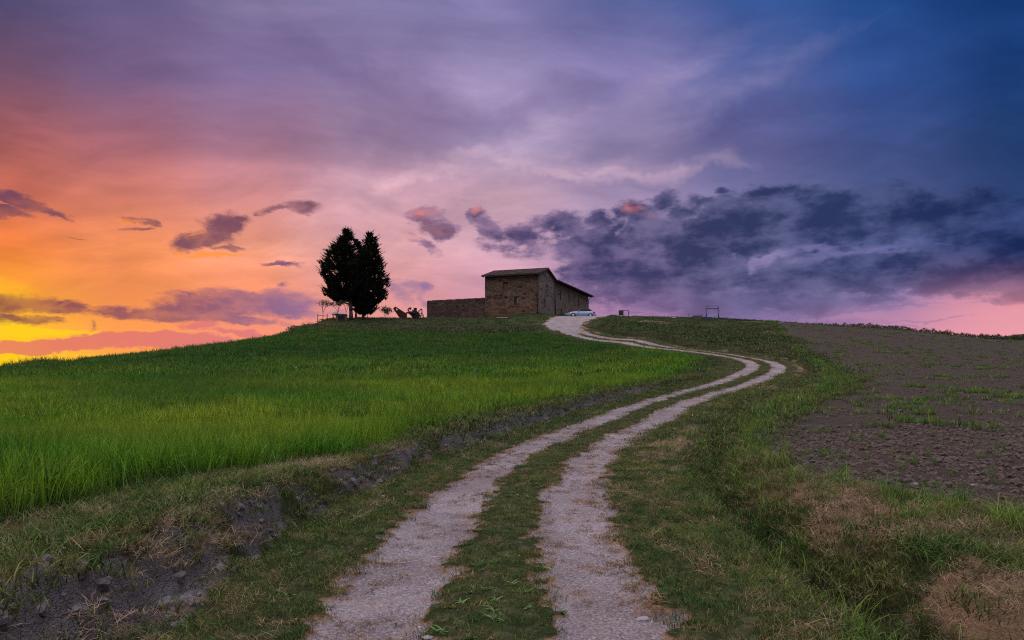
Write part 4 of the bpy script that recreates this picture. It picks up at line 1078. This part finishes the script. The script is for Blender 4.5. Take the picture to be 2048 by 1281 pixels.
# ------------------------------------------------------------------ young trees, bushes
def leafm(name, a, b): 
    return blade_mat(name, a, b, a, 1.0, trans=0.35)
M_LEAF1 = simple("sapling_leaf", (0.12,0.11,0.05), 0.7, var=0.4)
M_LEAF2 = simple("bush_leaf", (0.06,0.085,0.03), 0.8, var=0.45)
M_LEAF3 = simple("reddish_leaf", (0.13,0.06,0.045), 0.8, var=0.4)
def sapling(px, Y, hgt, width, leafmat, nleaf, label, cat, seed, stems=1, start=0.35, leaf=0.09, group=None, name='young_tree', stake=False):
    r_ = random.Random(seed); root = empty(name, ground_at(px, Y), 0, label, cat, group)
    mb = MB(); tips = []
    def grow(p, d, ln, rad, depth):
        q = p + d * ln; mb.tube(p, q, rad, rad * 0.65, 5, cap=False)
        if depth == 0: tips.append(q); tips.append(p.lerp(q, 0.5)); return
        for k in range(3 if depth > 1 else 4):
            nd = (d * 0.8 + Vector((r_.uniform(-1,1) * width, r_.uniform(-1,1) * width, r_.uniform(-0.1,0.7)))).normalized()
            grow(p.lerp(q, r_.uniform(0.55, 1.0)), nd, ln * r_.uniform(0.55, 0.8), rad * 0.55, depth - 1)
    for s__ in range(stems):
        d = Vector((r_.uniform(-.3,.3) * (stems > 1) * 1.6, r_.uniform(-.3,.3) * (stems > 1), 1)).normalized()
        grow(Vector((0, 0, -0.1)), d, hgt * start, 0.045 if stems == 1 else 0.02, 3)
    mb.build('trunk' if stems == 1 else 'stem', M_TWIG, root)
    lm = MB()
    for i in range(nleaf):
        c0 = r_.choice(tips) + Vector((r_.gauss(0, .10), r_.gauss(0, .10), r_.gauss(0, .10)))
        a = Vector((r_.uniform(-1,1), r_.uniform(-1,1), r_.uniform(-1,1))).normalized() * leaf; b = a.orthogonal().normalized() * leaf * 0.5
        lm.add([c0 - a, c0 + b, c0 + a, c0 - b], [(0,1,2,3)])
    lm.build('foliage', leafmat, root)
    if stake:
        for dx in (-0.75, 0.55):
            MB().tube((dx, 0.1, -0.1), (dx * 0.95, 0.1, 1.0), 0.045).build('stake', M_WOOD, root)
        MB().tube((-0.8, 0.1, 0.75), (0.65, 0.1, 0.68), 0.035).build('crossbar', M_WOOD, root)
    return root
sapling(646, 90, 4.4, 0.65, M_LEAF1, 420, 'bare young tree tied between short stakes, leftmost on the knoll', 'tree', 11, stake=True, leaf=0.07)
sapling(676, 90, 3.9, 1.1, M_LEAF2, 260, 'young tree with flat green sprays above the small stone hut', 'tree', 12, leaf=0.10, start=0.42)
sapling(692, 95, 4.4, 0.7, M_LEAF3, 200, 'thin reddish young tree behind the thick cypress trunk', 'tree', 13, leaf=0.07)
sapling(735, 95, 2.8, 1.2, M_LEAF1, 90, 'low bare sapling right of the thinner cypress trunk', 'tree', 14, leaf=0.06)
sapling(773, 94, 2.5, 0.9, M_LEAF2, 520, 'small leafy bush standing alone left of the rusty chute', 'bush', 15, stems=4, leaf=0.10, name='bush', start=0.36)
sapling(587, 79, 1.5, 0.7, M_LEAF2, 220, 'small dark bush at the left foot of the knoll on the skyline', 'bush', 16, stems=4, leaf=0.07, name='bush', start=0.36)
sapling(606, 86, 0.7, 0.9, M_LEAF1, 110, 'wispy weed clump on the slope edge beside the dark bush', 'bush', 17, stems=4, leaf=0.05, name='bush', start=0.35)

# tall weeds along the left crest
vk = variants('crest_weeds', 5, n=60, rad=0.6, h0=0.25, h1=0.75, width=0.035, bend=0.5, material=M_FARG, seg=2, lean=0.4)
pts = []
for i in range(200):
    px_ = rng.choice([rng.normal(85, 26), rng.normal(40, 30), rng.uniform(-80, 200), rng.uniform(585, 625)], p=[0.45, 0.2, 0.15, 0.2]); Y_ = rng.normal(57, 1.5) if px_ < 300 else rng.normal(84, 0.8)
    x_ = at(px_, Y_); pts.append((x_, Y_, 0))
pts = np.array(pts); pts[:, 2] = height(pts[:, 0], pts[:, 1])
wsc = np.where(pts[:, 1] < 70, 0.9 + 0.8 * np.exp(-((pts[:, 0] - at(85, 57)) / 1.3) ** 2), 0.6)
scatter('crest_weeds', vk, pts, wsc * (0.6 + 0.5 * rng.rand(len(pts))), 'dark tall weeds on the left crest against the sunset', 'weeds')

# ------------------------------------------------------------------ stone hut with dark opening, tank behind it
hx, hy, hzz = ground_at(682, 89.5)
hut = empty('stone_hut', (hx, hy, hzz - 0.05), R(8), 'small stone hut with a square dark opening under the cypresses', 'hut')
mb = MB(); wall_with_holes(mb, 'y', 0.0, -0.68, 0.68, 0, 0.92, [(-0.42, 0.5, 0.05, 0.74)], 0.2, 1)
mb.box(-0.68, -0.48, 0.2, 1.2, 0, 0.92); mb.box(0.48, 0.68, 0.2, 1.2, 0, 0.92); mb.box(-0.48, 0.48, 1.0, 1.2, 0, 0.92)
mb.build('wall', M_CONC, hut)
MB().prism([(-0.78,0.922),(0.78,0.922),(0.72,1.0),(-0.7,1.03)], 'y', -0.1, 1.3).build('roof', M_DARKROOF, hut)
MB().box(-0.42, 0.5, 0.21, 0.24, 0.05, 0.74).build('shade_sheet', M_DARKW, hut)  # dark sheet standing in for the shade inside the opening
tx_, ty2, tz_ = ground_at(670, 91)
tank = empty('water_tank', (tx_, ty2, tz_), 0, 'pale rounded tank on legs just left behind the small stone hut', 'tank')
MB().tube((-0.35, 0, 0.72), (0.35, 0, 0.72), 0.24, 0.24, 16).build('drum', M_WHITE, tank)
for dx in (-0.25, 0.25):
    MB().tube((dx, -0.12, 0), (dx, -0.12, 0.55), 0.025).build('leg', M_IRON, tank); MB().tube((dx, 0.12, 0), (dx, 0.12, 0.55), 0.025).build('leg', M_IRON, tank)

# ------------------------------------------------------------------ rusty chute and old engine
cx_, cy_, cz_ = ground_at(806, 96)
U = 96 / F   # metres per photo pixel there
ch = empty('rusty_chute', (cx_, cy_, cz_), R(-6), 'rust red steel chute with a slot near its raised tip, left of the old engine', 'farm machine')
def lp(a, b, t_): return (a[0] + (b[0] - a[0]) * t_, a[1] + (b[1] - a[1]) * t_)
Lb, Rb, Rt, T2, T1 = (-0.32, -0.1), (0.0, -0.1), (0.30, 0.90), (-1.14, 1.80), (-1.42, 1.50)
mb = MB()
mb.prism([Lb, Rb, Rt, lp(Rt, T2, 0.66), lp(Lb, T1, 0.66)], 'y', 0.0, 0.4)
a0, a1, b0, b1 = lp(Rt, T2, 0.662), lp(Rt, T2, 0.88), lp(Lb, T1, 0.662), lp(Lb, T1, 0.88)
mb.prism([a0, a1, lp(a1, b1, 0.28), lp(a0, b0, 0.28)], 'y', 0.0, 0.4)
mb.prism([lp(a0, b0, 0.62), lp(a1, b1, 0.55), b1, b0], 'y', 0.0, 0.4)
mb.prism([lp(Rt, T2, 0.882), T2, T1, lp(Lb, T1, 0.882)], 'y', 0.0, 0.4)
mb.build('plate', M_RUST, ch)
MB().prism([(0.003,-0.1),(0.45,-0.1),(0.47,0.70),(0.305,0.90)], 'y', -0.04, 0.44).build('plate', M_RUST, ch, label='upright brighter rust end plate')
MB().prism([(-0.33,-0.05),(-1.43,1.49),(-1.38,1.54),(-0.27,-0.02)], 'y', -0.035, -0.002).build('flange', M_IRON, ch)
ex_, ey_, ez_ = ground_at(829, 96.5)
en = empty('old_engine', (ex_, ey_, ez_), R(4), 'dark derelict engine with bent pipes and spoked wheel, between rusty chute and garden wall', 'farm machine')
S_ = 1.0
mb = MB(); mb.prism([(-0.75,0.85),(-0.35,0.25),(0.0,0.02),(0.62,0.05),(0.75,0.7),(0.55,1.02),(-0.55,1.08)], 'y', -0.3, 0.3); mb.box(-0.3, 0.35, -0.25, 0.25, 1.0, 1.22); mb.box(0.1, 0.5, -0.36, 0.36, 0.1, 0.62); mb.tube((-.1,-.4,.8),(-.1,.4,.8),.22,.22,12)
for k in range(6): mb.box(-0.28 + k*0.1, -0.23 + k*0.1, -0.28, 0.28, 1.22, 1.30)
mb.build('engine_block', M_IRON, en)
MB().tube((0.1, 0, 1.3), (0.12, 0, 1.5), 0.22, 0.2, 12).build('air_filter', M_IRON, en)
MB().tube((0.1, 0, 1.5), (0.1, 0, 1.56), 0.28, 0.28, 12).build('cap', M_IRON, en)
MB().path([(-0.5,0,0.8),(-0.85,0,1.15),(-0.95,0,1.35),(-0.7,0,1.5),(-0.55,0,1.3)], 0.09, 8).build('pipe', M_IRON, en)
MB().path([(-1.25,0,0.75),(-0.9,0,0.95),(-0.45,0,0.6),(-0.2,0,0.3)], 0.12, 8).build('drawbar', M_IRON, en)
MB().path([(0.5,0,0.95),(0.85,0,1.35),(0.98,0,1.45),(1.05,0,1.25),(1.05,0,0.7)], 0.07, 8).build('pipe', M_IRON, en)
MB().path([(-0.82,0,1.45),(-0.55,0,1.62),(-0.45,0,1.48)], 0.1, 6).build('hook', M_IRON, en)
MB().path([(0.95,0,0.8),(1.2,0,0.45),(1.35,0,-0.02)], 0.045, 6).build('stand', M_RUST, en)
def spoked(cx, cz, r, y0):
    mb = MB(); n = 18; ri = r * 0.82
    for i in range(n):
        a0, a1 = 2*math.pi*i/n, 2*math.pi*(i+1)/n
        vs = []
        for yy in (y0, y0 + 0.12):
            for rr_ in (ri, r):
                for a in (a0, a1): vs.append((cx + math.cos(a)*rr_, yy, cz + math.sin(a)*rr_))
        mb.add(vs, [(0,1,3,2),(4,6,7,5),(2,3,7,6),(0,4,5,1)])
    for i in range(5):
        a = 2*math.pi*i/5; mb.tube((cx, y0+.06, cz), (cx + math.cos(a)*ri, y0+.06, cz + math.sin(a)*ri), 0.035, None, 6)
    mb.tube((cx, y0, cz), (cx, y0+.13, cz), 0.1, None, 10); return mb
spoked(0.85, 0.42, 0.46, -0.25).build('wheel', M_IRON, en)
spoked(0.02, 0.28, 0.30, -0.35).build('wheel', M_IRON, en)
MB().box(-0.35, 1.0, -0.1, 0.1, 0.42, 0.55).build('frame', M_IRON, en)

# ------------------------------------------------------------------ metal handrail on the grass before the house
rx_, ry_, rz_ = ground_at(992, 88)
rl = empty('metal_rail', (rx_, ry_, rz_), R(-4), 'thin dark metal handrail standing in the grass in front of the farmhouse', 'railing')
MB().tube((0, 0, 0.95), (1.55, 0, 0.93), 0.045).build('top_bar', M_STONE, rl)
for dx in (0.02, 0.55, 1.05, 1.52): MB().tube((dx, 0, -0.1), (dx, 0, 0.9), 0.028).build('post', M_IRON, rl)
MB().tube((0, 0, 0.5), (1.55, 0, 0.5), 0.02).build('mid_bar', M_IRON, rl)

# ------------------------------------------------------------------ cars
def paint(name, c):
    m, t = mat(name); t.bsdf.inputs['Base Color'].default_value = c; t.bsdf.inputs['Roughness'].default_value = 0.28
    t.bsdf.inputs['Coat Weight'].default_value = 0.6
    n = t.noise(t.new('ShaderNodeTexCoord').outputs['Object'], 8, 4); t.put(t.bsdf.inputs['Roughness'], t.smooth(n, 0.3, 0.8, 0.22, 0.42)); return m
M_CARW = paint("silver_white_paint", (0.24,0.33,0.47,1)); M_CARD = paint("dark_paint", (0.02,0.02,0.025,1))
M_SOFT = simple("black_soft_top", (0.012,0.012,0.015), 0.8); M_TYRE = simple("tyre", (0.012,0.012,0.013), 0.85); M_RIM = simple("rim", (0.35,0.36,0.38), 0.35, 0.8)
M_GLASS = simple("car_glass", (0.012,0.015,0.02), 0.35, var=0.1); M_RED = simple("tail_lamp", (0.30,0.015,0.02), 0.3)
def car(name, x, y, z, rz, body, top, label, soft):
    root = empty(name, (x, y, z), rz, label, 'car')
    # lower body lofted along its length (nose at -x)
    st = [(-2.15,0.62,0.34,0.56),(-2.02,0.74,0.26,0.68),(-1.6,0.84,0.22,0.80),(-0.95,0.88,0.20,0.90),(0.2,0.89,0.20,0.93),(1.1,0.89,0.20,0.96),(1.6,0.87,0.22,0.98),(1.98,0.80,0.28,0.93),(2.12,0.68,0.36,0.80)]
    V = []; 
    for (xx, w, zb, zt) in st:
        zm = zb + (zt - zb) * 0.55
        V += [(xx,-w*0.86,zb),(xx,-w,zb+0.12),(xx,-w*1.0,zm),(xx,-w*0.93,zt-0.04),(xx,-w*0.8,zt),(xx,w*0.8,zt),(xx,w*0.93,zt-0.04),(xx,w,zm),(xx,w,zb+0.12),(xx,w*0.86,zb)]
    Fq = []
    for i in range(len(st)-1):
        for k in range(10): Fq.append((i*10+k, i*10+(k+1)%10, (i+1)*10+(k+1)%10, (i+1)*10+k))
    Fq += [tuple(range(10))[::-1], tuple(range((len(st)-1)*10, len(st)*10))]
    mb = MB(); mb.add(V, Fq, True); b = mb.build('body', body, root)
    # cabin
    cs = [(-0.72,0.70,0.90,0.91),(-0.1,0.66,0.92,1.32),(0.45,0.64,0.94,1.43),(1.05,0.63,0.95,1.40),(1.85,0.62,0.97,1.00)]
    V = []; Fq = []
    for (xx, w, zb, zt) in cs: V += [(xx,-w*1.12,zb-0.03),(xx,-w,zt-0.05),(xx,-w*0.8,zt),(xx,w*0.8,zt),(xx,w,zt-0.05),(xx,w*1.12,zb-0.03)]
    for i in range(len(cs)-1):
        for k in range(6): Fq.append((i*6+k, i*6+(k+1)%6, (i+1)*6+(k+1)%6, (i+1)*6+k))
    Fq += [tuple(range(6))[::-1], tuple(range((len(cs)-1)*6, len(cs)*6))]
    MB().add(V, Fq, True).build('soft_top' if soft else 'roof', top, root)
    for sgn in (-1, 1):
        g_ = MB(); yy0 = sgn * 0.80; yy1 = sgn * 0.695
        g_.add([(-0.50,sgn*0.785,0.93),(0.62,sgn*0.765,0.95),(0.50,sgn*0.68,1.30),(-0.05,sgn*0.70,1.24)], [(0,1,2,3),(3,2,1,0)]); g_.build('side_window', M_GLASS, root)
        MB().add([(0.68,sgn*0.765,0.96),(1.15,sgn*0.745,0.975),(0.95,sgn*0.685,1.24),(0.60,sgn*0.685,1.29)], [(0,1,2,3),(3,2,1,0)]).build('side_window', M_GLASS, root)
        MB().box(-0.58, -0.42, sgn*0.93-0.07, sgn*0.93+0.07, 0.93, 1.04).build('mirror', body, root)
        mb = MB(); mb.add([(1.72,sgn*0.875,0.74),(2.06,sgn*0.77,0.74),(2.06,sgn*0.76,0.88),(1.66,sgn*0.86,0.90),(2.15,sgn*0.55,0.76),(2.12,sgn*0.55,0.86)], [(0,1,2,3),(3,2,1,0),(1,4,5,2),(2,5,4,1)]); mb.build('tail_light', M_RED, root)
        MB().add([(-2.12,sgn*0.60,0.56),(-1.86,sgn*0.82,0.60),(-1.80,sgn*0.82,0.70),(-2.08,sgn*0.60,0.66)], [(0,1,2,3),(3,2,1,0)]).build('headlight', M_GLASS, root)
        for wx in (-1.32, 1.28):
            arch = MB().tube((wx, sgn*0.70, 0.33), (wx, sgn*0.895, 0.33), 0.38, 0.38, 20); 
            w_ = MB().tube((wx, sgn*0.72, 0.31), (wx, sgn*0.915, 0.31), 0.315, 0.315, 20).build('wheel', M_TYRE, root)
            arch.build('wheel_arch', M_DARKW, root)
            MB().tube((wx, sgn*0.80, 0.31), (wx, sgn*0.925, 0.31), 0.20, 0.20, 14).build('rim', M_RIM, w_)
    MB().box(2.06, 2.16, -0.75, 0.75, 0.34, 0.52).build('bumper', body, root)
    MB().add([(1.35,-0.55,1.22),(1.35,0.55,1.22),(1.66,0.58,1.05),(1.66,-0.58,1.05)], [(0,1,2,3)]).build('rear_window', M_GLASS, root)
    return root
CY = 101.0
cxw = at(1160, CY); czw = max(H(cxw + d_, CY) for d_ in (-1.3, 0, 1.3)) - 0.02
car('parked_car', cxw, CY, czw, R(14), M_CARW, M_SOFT, 'pale blue white convertible with black soft top parked beside the farmhouse wing', True).scale = (1.03, 1.0, 1.08)
car('parked_car', at(1218, 106), 106, EYE + (HZ - 647.5) / F * 106, R(6), M_CARD, M_CARD, 'dark car behind the crest with only its roof showing, right of the pale convertible', False)

# ------------------------------------------------------------------ notice board, stake, boxes, frame, fence
def px_m(Y): return Y / F
nx, ny, nz = ground_at(1238, 93)
nb_ = empty('notice_board', (nx, ny, nz), R(-3), 'dark notice panel hung on the left half of a square metal frame by the road', 'sign')
p = px_m(95.5)
MB().box(0.0, 7.8*p*1.0, -0.03, 0.03, 0.26, 0.86).build('panel', M_DARKROOF, nb_)
for k_ in (0.3*p, 8.3*p, 18.2*p): MB().box(k_ - 0.03, k_ + 0.03, 0.035, 0.095, -0.2, 0.9 if k_ > p else 0.86).build('post', M_IRON, nb_)
MB().box(0.2*p, 18.6*p, 0.03, 0.10, 0.902, 0.98).build('top_bar', M_IRON, nb_)
sx, sy, sz_ = ground_at(1338.5, 93)
MB().tube((0,0,-0.1), (0,0,0.62), 0.035, 0.03, 6).add([(-.06,-.06,.62),(.06,-.06,.62),(.06,.06,.62),(-.06,.06,.62),(0,0,.72)], [(0,1,4),(1,2,4),(2,3,4),(3,0,4),(3,2,1,0)]).build('marker_stake', M_WHITE, None, label='short white marker stake in the grass of the mound', cat='stake').location = (sx, sy, sz_)
sx, sy, sz_ = ground_at(1348, 93.5)
o = MB().add([(-0.28,-0.15,0.10),(0.26,-0.12,0.22),(0.30,0.2,0.26),(-0.24,0.2,0.14),(-0.28,-0.15,0.06),(0.26,-0.12,0.18),(0.30,0.2,0.22),(-0.24,0.2,0.10)], [(0,1,2,3),(7,6,5,4),(0,4,5,1),(1,5,6,2),(2,6,7,3),(3,7,4,0)]).build('white_lid', M_WHITE, None, label='flat white lid lying in the grass right of the white stake', cat='lid'); o.location = (sx, sy, sz_)
sx, sy, sz_ = ground_at(1388, 93.5); p = px_m(93.5)
bxr = empty('concrete_trough', (sx, sy, sz_), 0, 'low grey concrete trough left of the tall metal frame', 'trough')
mb = MB(); mb.box(0,1.15,0,0.08,-.2,.42); mb.box(0,1.15,.62,.7,-.2,.42); mb.box(0,.08,.08,.62,-.2,.42); mb.box(1.07,1.15,.08,.62,-.2,.42); mb.box(.08,1.07,.08,.62,-.2,.02); mb.build('basin', M_CONC, bxr)
MB().box(-0.03, 1.18, -0.03, 0.73, 0.422, 0.47).build('rim', M_CONC, bxr)
sx, sy, sz_ = ground_at(1405, 93.8)
pl = empty('blue_pool', (sx, sy, sz_), 0, 'low blue paddling pool under the tall metal frame', 'pool')
MB().prism([(0,-.1),(1.35,-.1),(1.32,.20),(.03,.24)], 'y', 0, 1.2).build('side_wall', M_BLUE, pl)
MB().path([(0,-0.02,.25),(1.34,-0.02,.22),(1.34,1.2,.22),(0,1.2,.25),(0,-0.02,.25)], 0.035, 6).build('rim', M_BLUE, pl)
# tall metal frame like a swing or hoist
fx, fy, fz = ground_at(1411, 94.5); p = px_m(94.5)
fr_ = empty('goal_gantry', (fx, fy, fz), R(2), 'tall thin metal frame with splayed legs and two crossbars on the skyline', 'gantry')
x0, x1 = 1.5*p, 26*p
for xx, s__ in ((x0, 1), (x1, 1)):
    MB().tube((xx - 1.2*p, -0.35, -0.15), (xx, 0, 20.5*p), 0.06).build('leg', M_GREYMETAL, fr_)
    MB().tube((xx + 3.2*p, 0.35, -0.15), (xx, 0, 20.5*p), 0.06).build('leg', M_GREYMETAL, fr_)
    MB().tube((xx, 0, 20.5*p), (xx, 0, 26*p), 0.045).build('upright', M_GREYMETAL, fr_)
    MB().box(xx - 0.14, xx + 0.14, -0.06, 0.06, 17*p, 17.8*p).build('bracket', M_GREYMETAL, fr_)
MB().tube((x0 - .05, 0, 20.6*p), (x1 + .05, 0, 20.6*p), 0.075).build('crossbar', M_GREYMETAL, fr_)
MB().tube((x0, 0, 26*p), (x1, 0, 26*p), 0.045).build('crossbar', M_GREYMETAL, fr_)
# long low dark cover right of the frame
sx, sy, sz_ = ground_at(1437, 94)
dk = empty('pool_cover', (sx, sy, sz_), R(0), 'long low dark cover sloping away right of the metal frame', 'cover')
e2 = H(sx + 4.3, 94) - sz_
MB().add([(0,0,-.2),(4.3,0,e2-.2),(4.3,1.5,e2-.2),(0,1.5,-.2),(0,0,.24),(4.3,0,e2+.16),(4.3,1.5,e2+.16),(0,1.5,.24)], [(0,3,2,1),(4,5,6,7),(0,1,5,4),(1,2,6,5),(2,3,7,6),(3,0,4,7)]).build('sheet', M_DARKROOF, dk)
MB().box(0.0, 1.4, 0.2, 0.5, 0.242, 0.30).build('edge_board', M_DARKROOF, dk)
# wire fence along the mound
fe = empty('wire_fence', ground_at(1257, 94.3), 0, 'thin wire fence on little posts between notice board and metal frame', 'fence')
fo = Vector(fe.location); tops = []
for q in (1258, 1306, 1339.5, 1377, 1408):
    g_ = Vector(ground_at(q, 94.3)) - fo; hh = 0.78 if q in (1258,) else 0.62
    MB().tube(g_ + Vector((0,0,-.2)), g_ + Vector((0,0,hh)), 0.02, None, 5).build('post', M_IRON, fe); tops.append(g_ + Vector((0,0,hh - .05)))
MB().path(tops, 0.012, 4).build('wire', M_IRON, fe); MB().path([t_ - Vector((0,0,.22)) for t_ in tops], 0.008, 4).build('wire', M_IRON, fe)
# thin poles on the right skyline
def pole(px, Y, h, label):
    x_, y_, z_ = ground_at(px, Y); o = MB().tube((0,0,-.2), (0,0,h), 0.022, 0.018, 6).tube((0,0,h), (0,0,h+.07), 0.045, 0.02, 6).build('thin_pole', M_IRON, None, label=label, cat='pole', group='thin poles on the right skyline'); o.location = (x_, y_, z_)
pole(1558, 99, 0.55, 'short thin pole at the head of the ploughed field, leftmost of those poles')
pole(1594, 99, 0.95, 'knobbed thin pole left of the vine row, between the leftmost pole and the tall pair')
pole(1634, 101, 1.1, 'left one of the tall pair of thin poles above the vine row')
pole(1654, 101, 1.15, 'right one of the tall pair of thin poles above the vine row')
x_, y_, z_ = ground_at(1576, 59)
o = MB().box(-.04,.04,-.04,.04,-.2,.62).box(-.06,.06,-.06,.06,.622,.70).build('field_post', M_WOOD, None, label='short weathered post with pale top at the bend of the ditch', cat='post'); o.location = (x_, y_, z_)
# flat marker stone and loose stones beside the track
M_FST = simple("flat_stone", (0.24,0.235,0.25), 0.85, var=0.2, scale=4, bump=0.4)
def flat_stone(px, py, w, d, h, rz, label):
    # where the sight line meets the ground
    Yv = 4.0
    for _ in range(60):
        z_ = H(at(px, Yv), Yv); Yn = (EYE - z_) * F / (py - HZ); Yv = 0.5 * Yv + 0.5 * Yn
    bm = bmesh.new(); bmesh.ops.create_icosphere(bm, subdivisions=3, radius=1.0)
    for v in bm.verts:
        k = 1 + 0.25 * mnoise.noise(v.co * 1.4 + Vector((px, py, 0)))
        v.co = Vector((v.co.x * w * k, v.co.y * d * k, max(-0.4, min(0.8, v.co.z)) * h * k))
    me = bpy.data.meshes.new('flat_stone'); bm.to_mesh(me); bm.free(); me.materials.append(M_FST)
    o = bpy.data.objects.new('flat_stone', me); COL.objects.link(o); o.location = (at(px, Yv), Yv, H(at(px, Yv), Yv) + h * 0.1); o.rotation_euler = (0, 0, rz)
    tag(o, label, 'stone', 'stones beside the wheel tracks')
flat_stone(856, 1276, 0.035, 0.025, 0.012, 0.3, 'pale flat stone at the left foot of the grass strip, bottom edge')
flat_stone(766, 994, 0.03, 0.03, 0.02, 0.3, 'small white stone on the left verge halfway along the near track')
flat_stone(1215, 1112, 0.05, 0.03, 0.015, 0.1, 'thin pale flat stone on the right side of the right wheel track')
flat_stone(1286, 1240, 0.05, 0.03, 0.018, 0.2, 'reddish flat stone low at the right edge of the right wheel track')
flat_stone(1832, 970, 0.035, 0.03, 0.03, 0.5, 'pale round stone at the edge of the ploughed soil')
flat_stone(1946, 972, 0.03, 0.03, 0.028, 0.9, 'brownish round stone farther into the ploughed soil')

# ------------------------------------------------------------------ vine bushes in a row along the right skyline
def vine_variant(seed):
    r_ = np.random.RandomState(seed); V = []
    for i in range(260):
        th, ph = r_.rand() * 6.28, r_.rand() * 3.14
        rr_ = (0.25 + 0.2 * r_.rand()) * (1 + 0.3 * math.sin(3 * th + seed))
        c0 = np.array([math.cos(th) * math.sin(ph) * rr_ * 1.3, math.sin(th) * math.sin(ph) * rr_, 0.38 + math.cos(ph) * rr_ * 1.0])
        if i % 14 == 0: c0[2] += 0.25 * r_.rand()
        a = r_.randn(3) * 0.06; b = r_.randn(3) * 0.06
        V += [c0 + a, c0 + b, c0 - a * 0.8]
    me = np_mesh('foliage', np.array(V), np.arange(len(V)), np.full(len(V) // 3, 3)); me.materials.append(M_VINE)
    o = bpy.data.objects.new('foliage', me); return o
M_VINE = simple("vine_leaf", (0.05,0.050,0.024), 0.85, var=0.5, scale=4.0)
stem_o = MB().path([(0,0,-0.15),(0.03,0,0.2),(-0.02,0.02,0.5)], 0.025, 5)
v0 = []
for k in range(4):
    root = empty('vine_bush', (0, 0, 0), 0, 'small dark vine bush in the row along the right skyline', 'bush', 'vine bushes along the right skyline')
    f_ = vine_variant(30 + k); COL.objects.link(f_); f_.parent = root
    s__ = MB().path([(0,0,-0.15),(0.03,0,0.2),(-0.02,0.02,0.5)], 0.025, 5).build('stem', M_TWIG, root)
    v0.append((root, f_, s__))
spots = []
n_v = 150
for i in range(n_v):
    t_ = (i / (n_v - 1)); px_ = 1570 + (2130 - 1570) * t_ ** 0.92 + rng.uniform(-2, 2)
    Yv = 99 + 3.5 * t_ + rng.uniform(-0.5, 0.9)
    dens = 0.45 + 0.75 * min(1, max(0, (px_ - 1600) / 130)); sc_ = (0.42 + 0.32 * rng.rand()) * dens
    spots.append((px_, Yv, sc_))
for i, (px_, Yv, sc_) in enumerate(spots):
    a = v0[i % 4]
    if i < 4: root = a[0]
    else:
        root = a[0].copy(); COL.objects.link(root)
        for ch_ in a[1:]:
            c2 = ch_.copy(); COL.objects.link(c2); c2.parent = root
    root.location = ground_at(px_, Yv); root.rotation_euler = (0, 0, rng.rand() * 6.28); root.scale = (sc_ * 1.1, sc_ * 1.1, sc_ * (0.85 + 0.4 * rng.rand()))
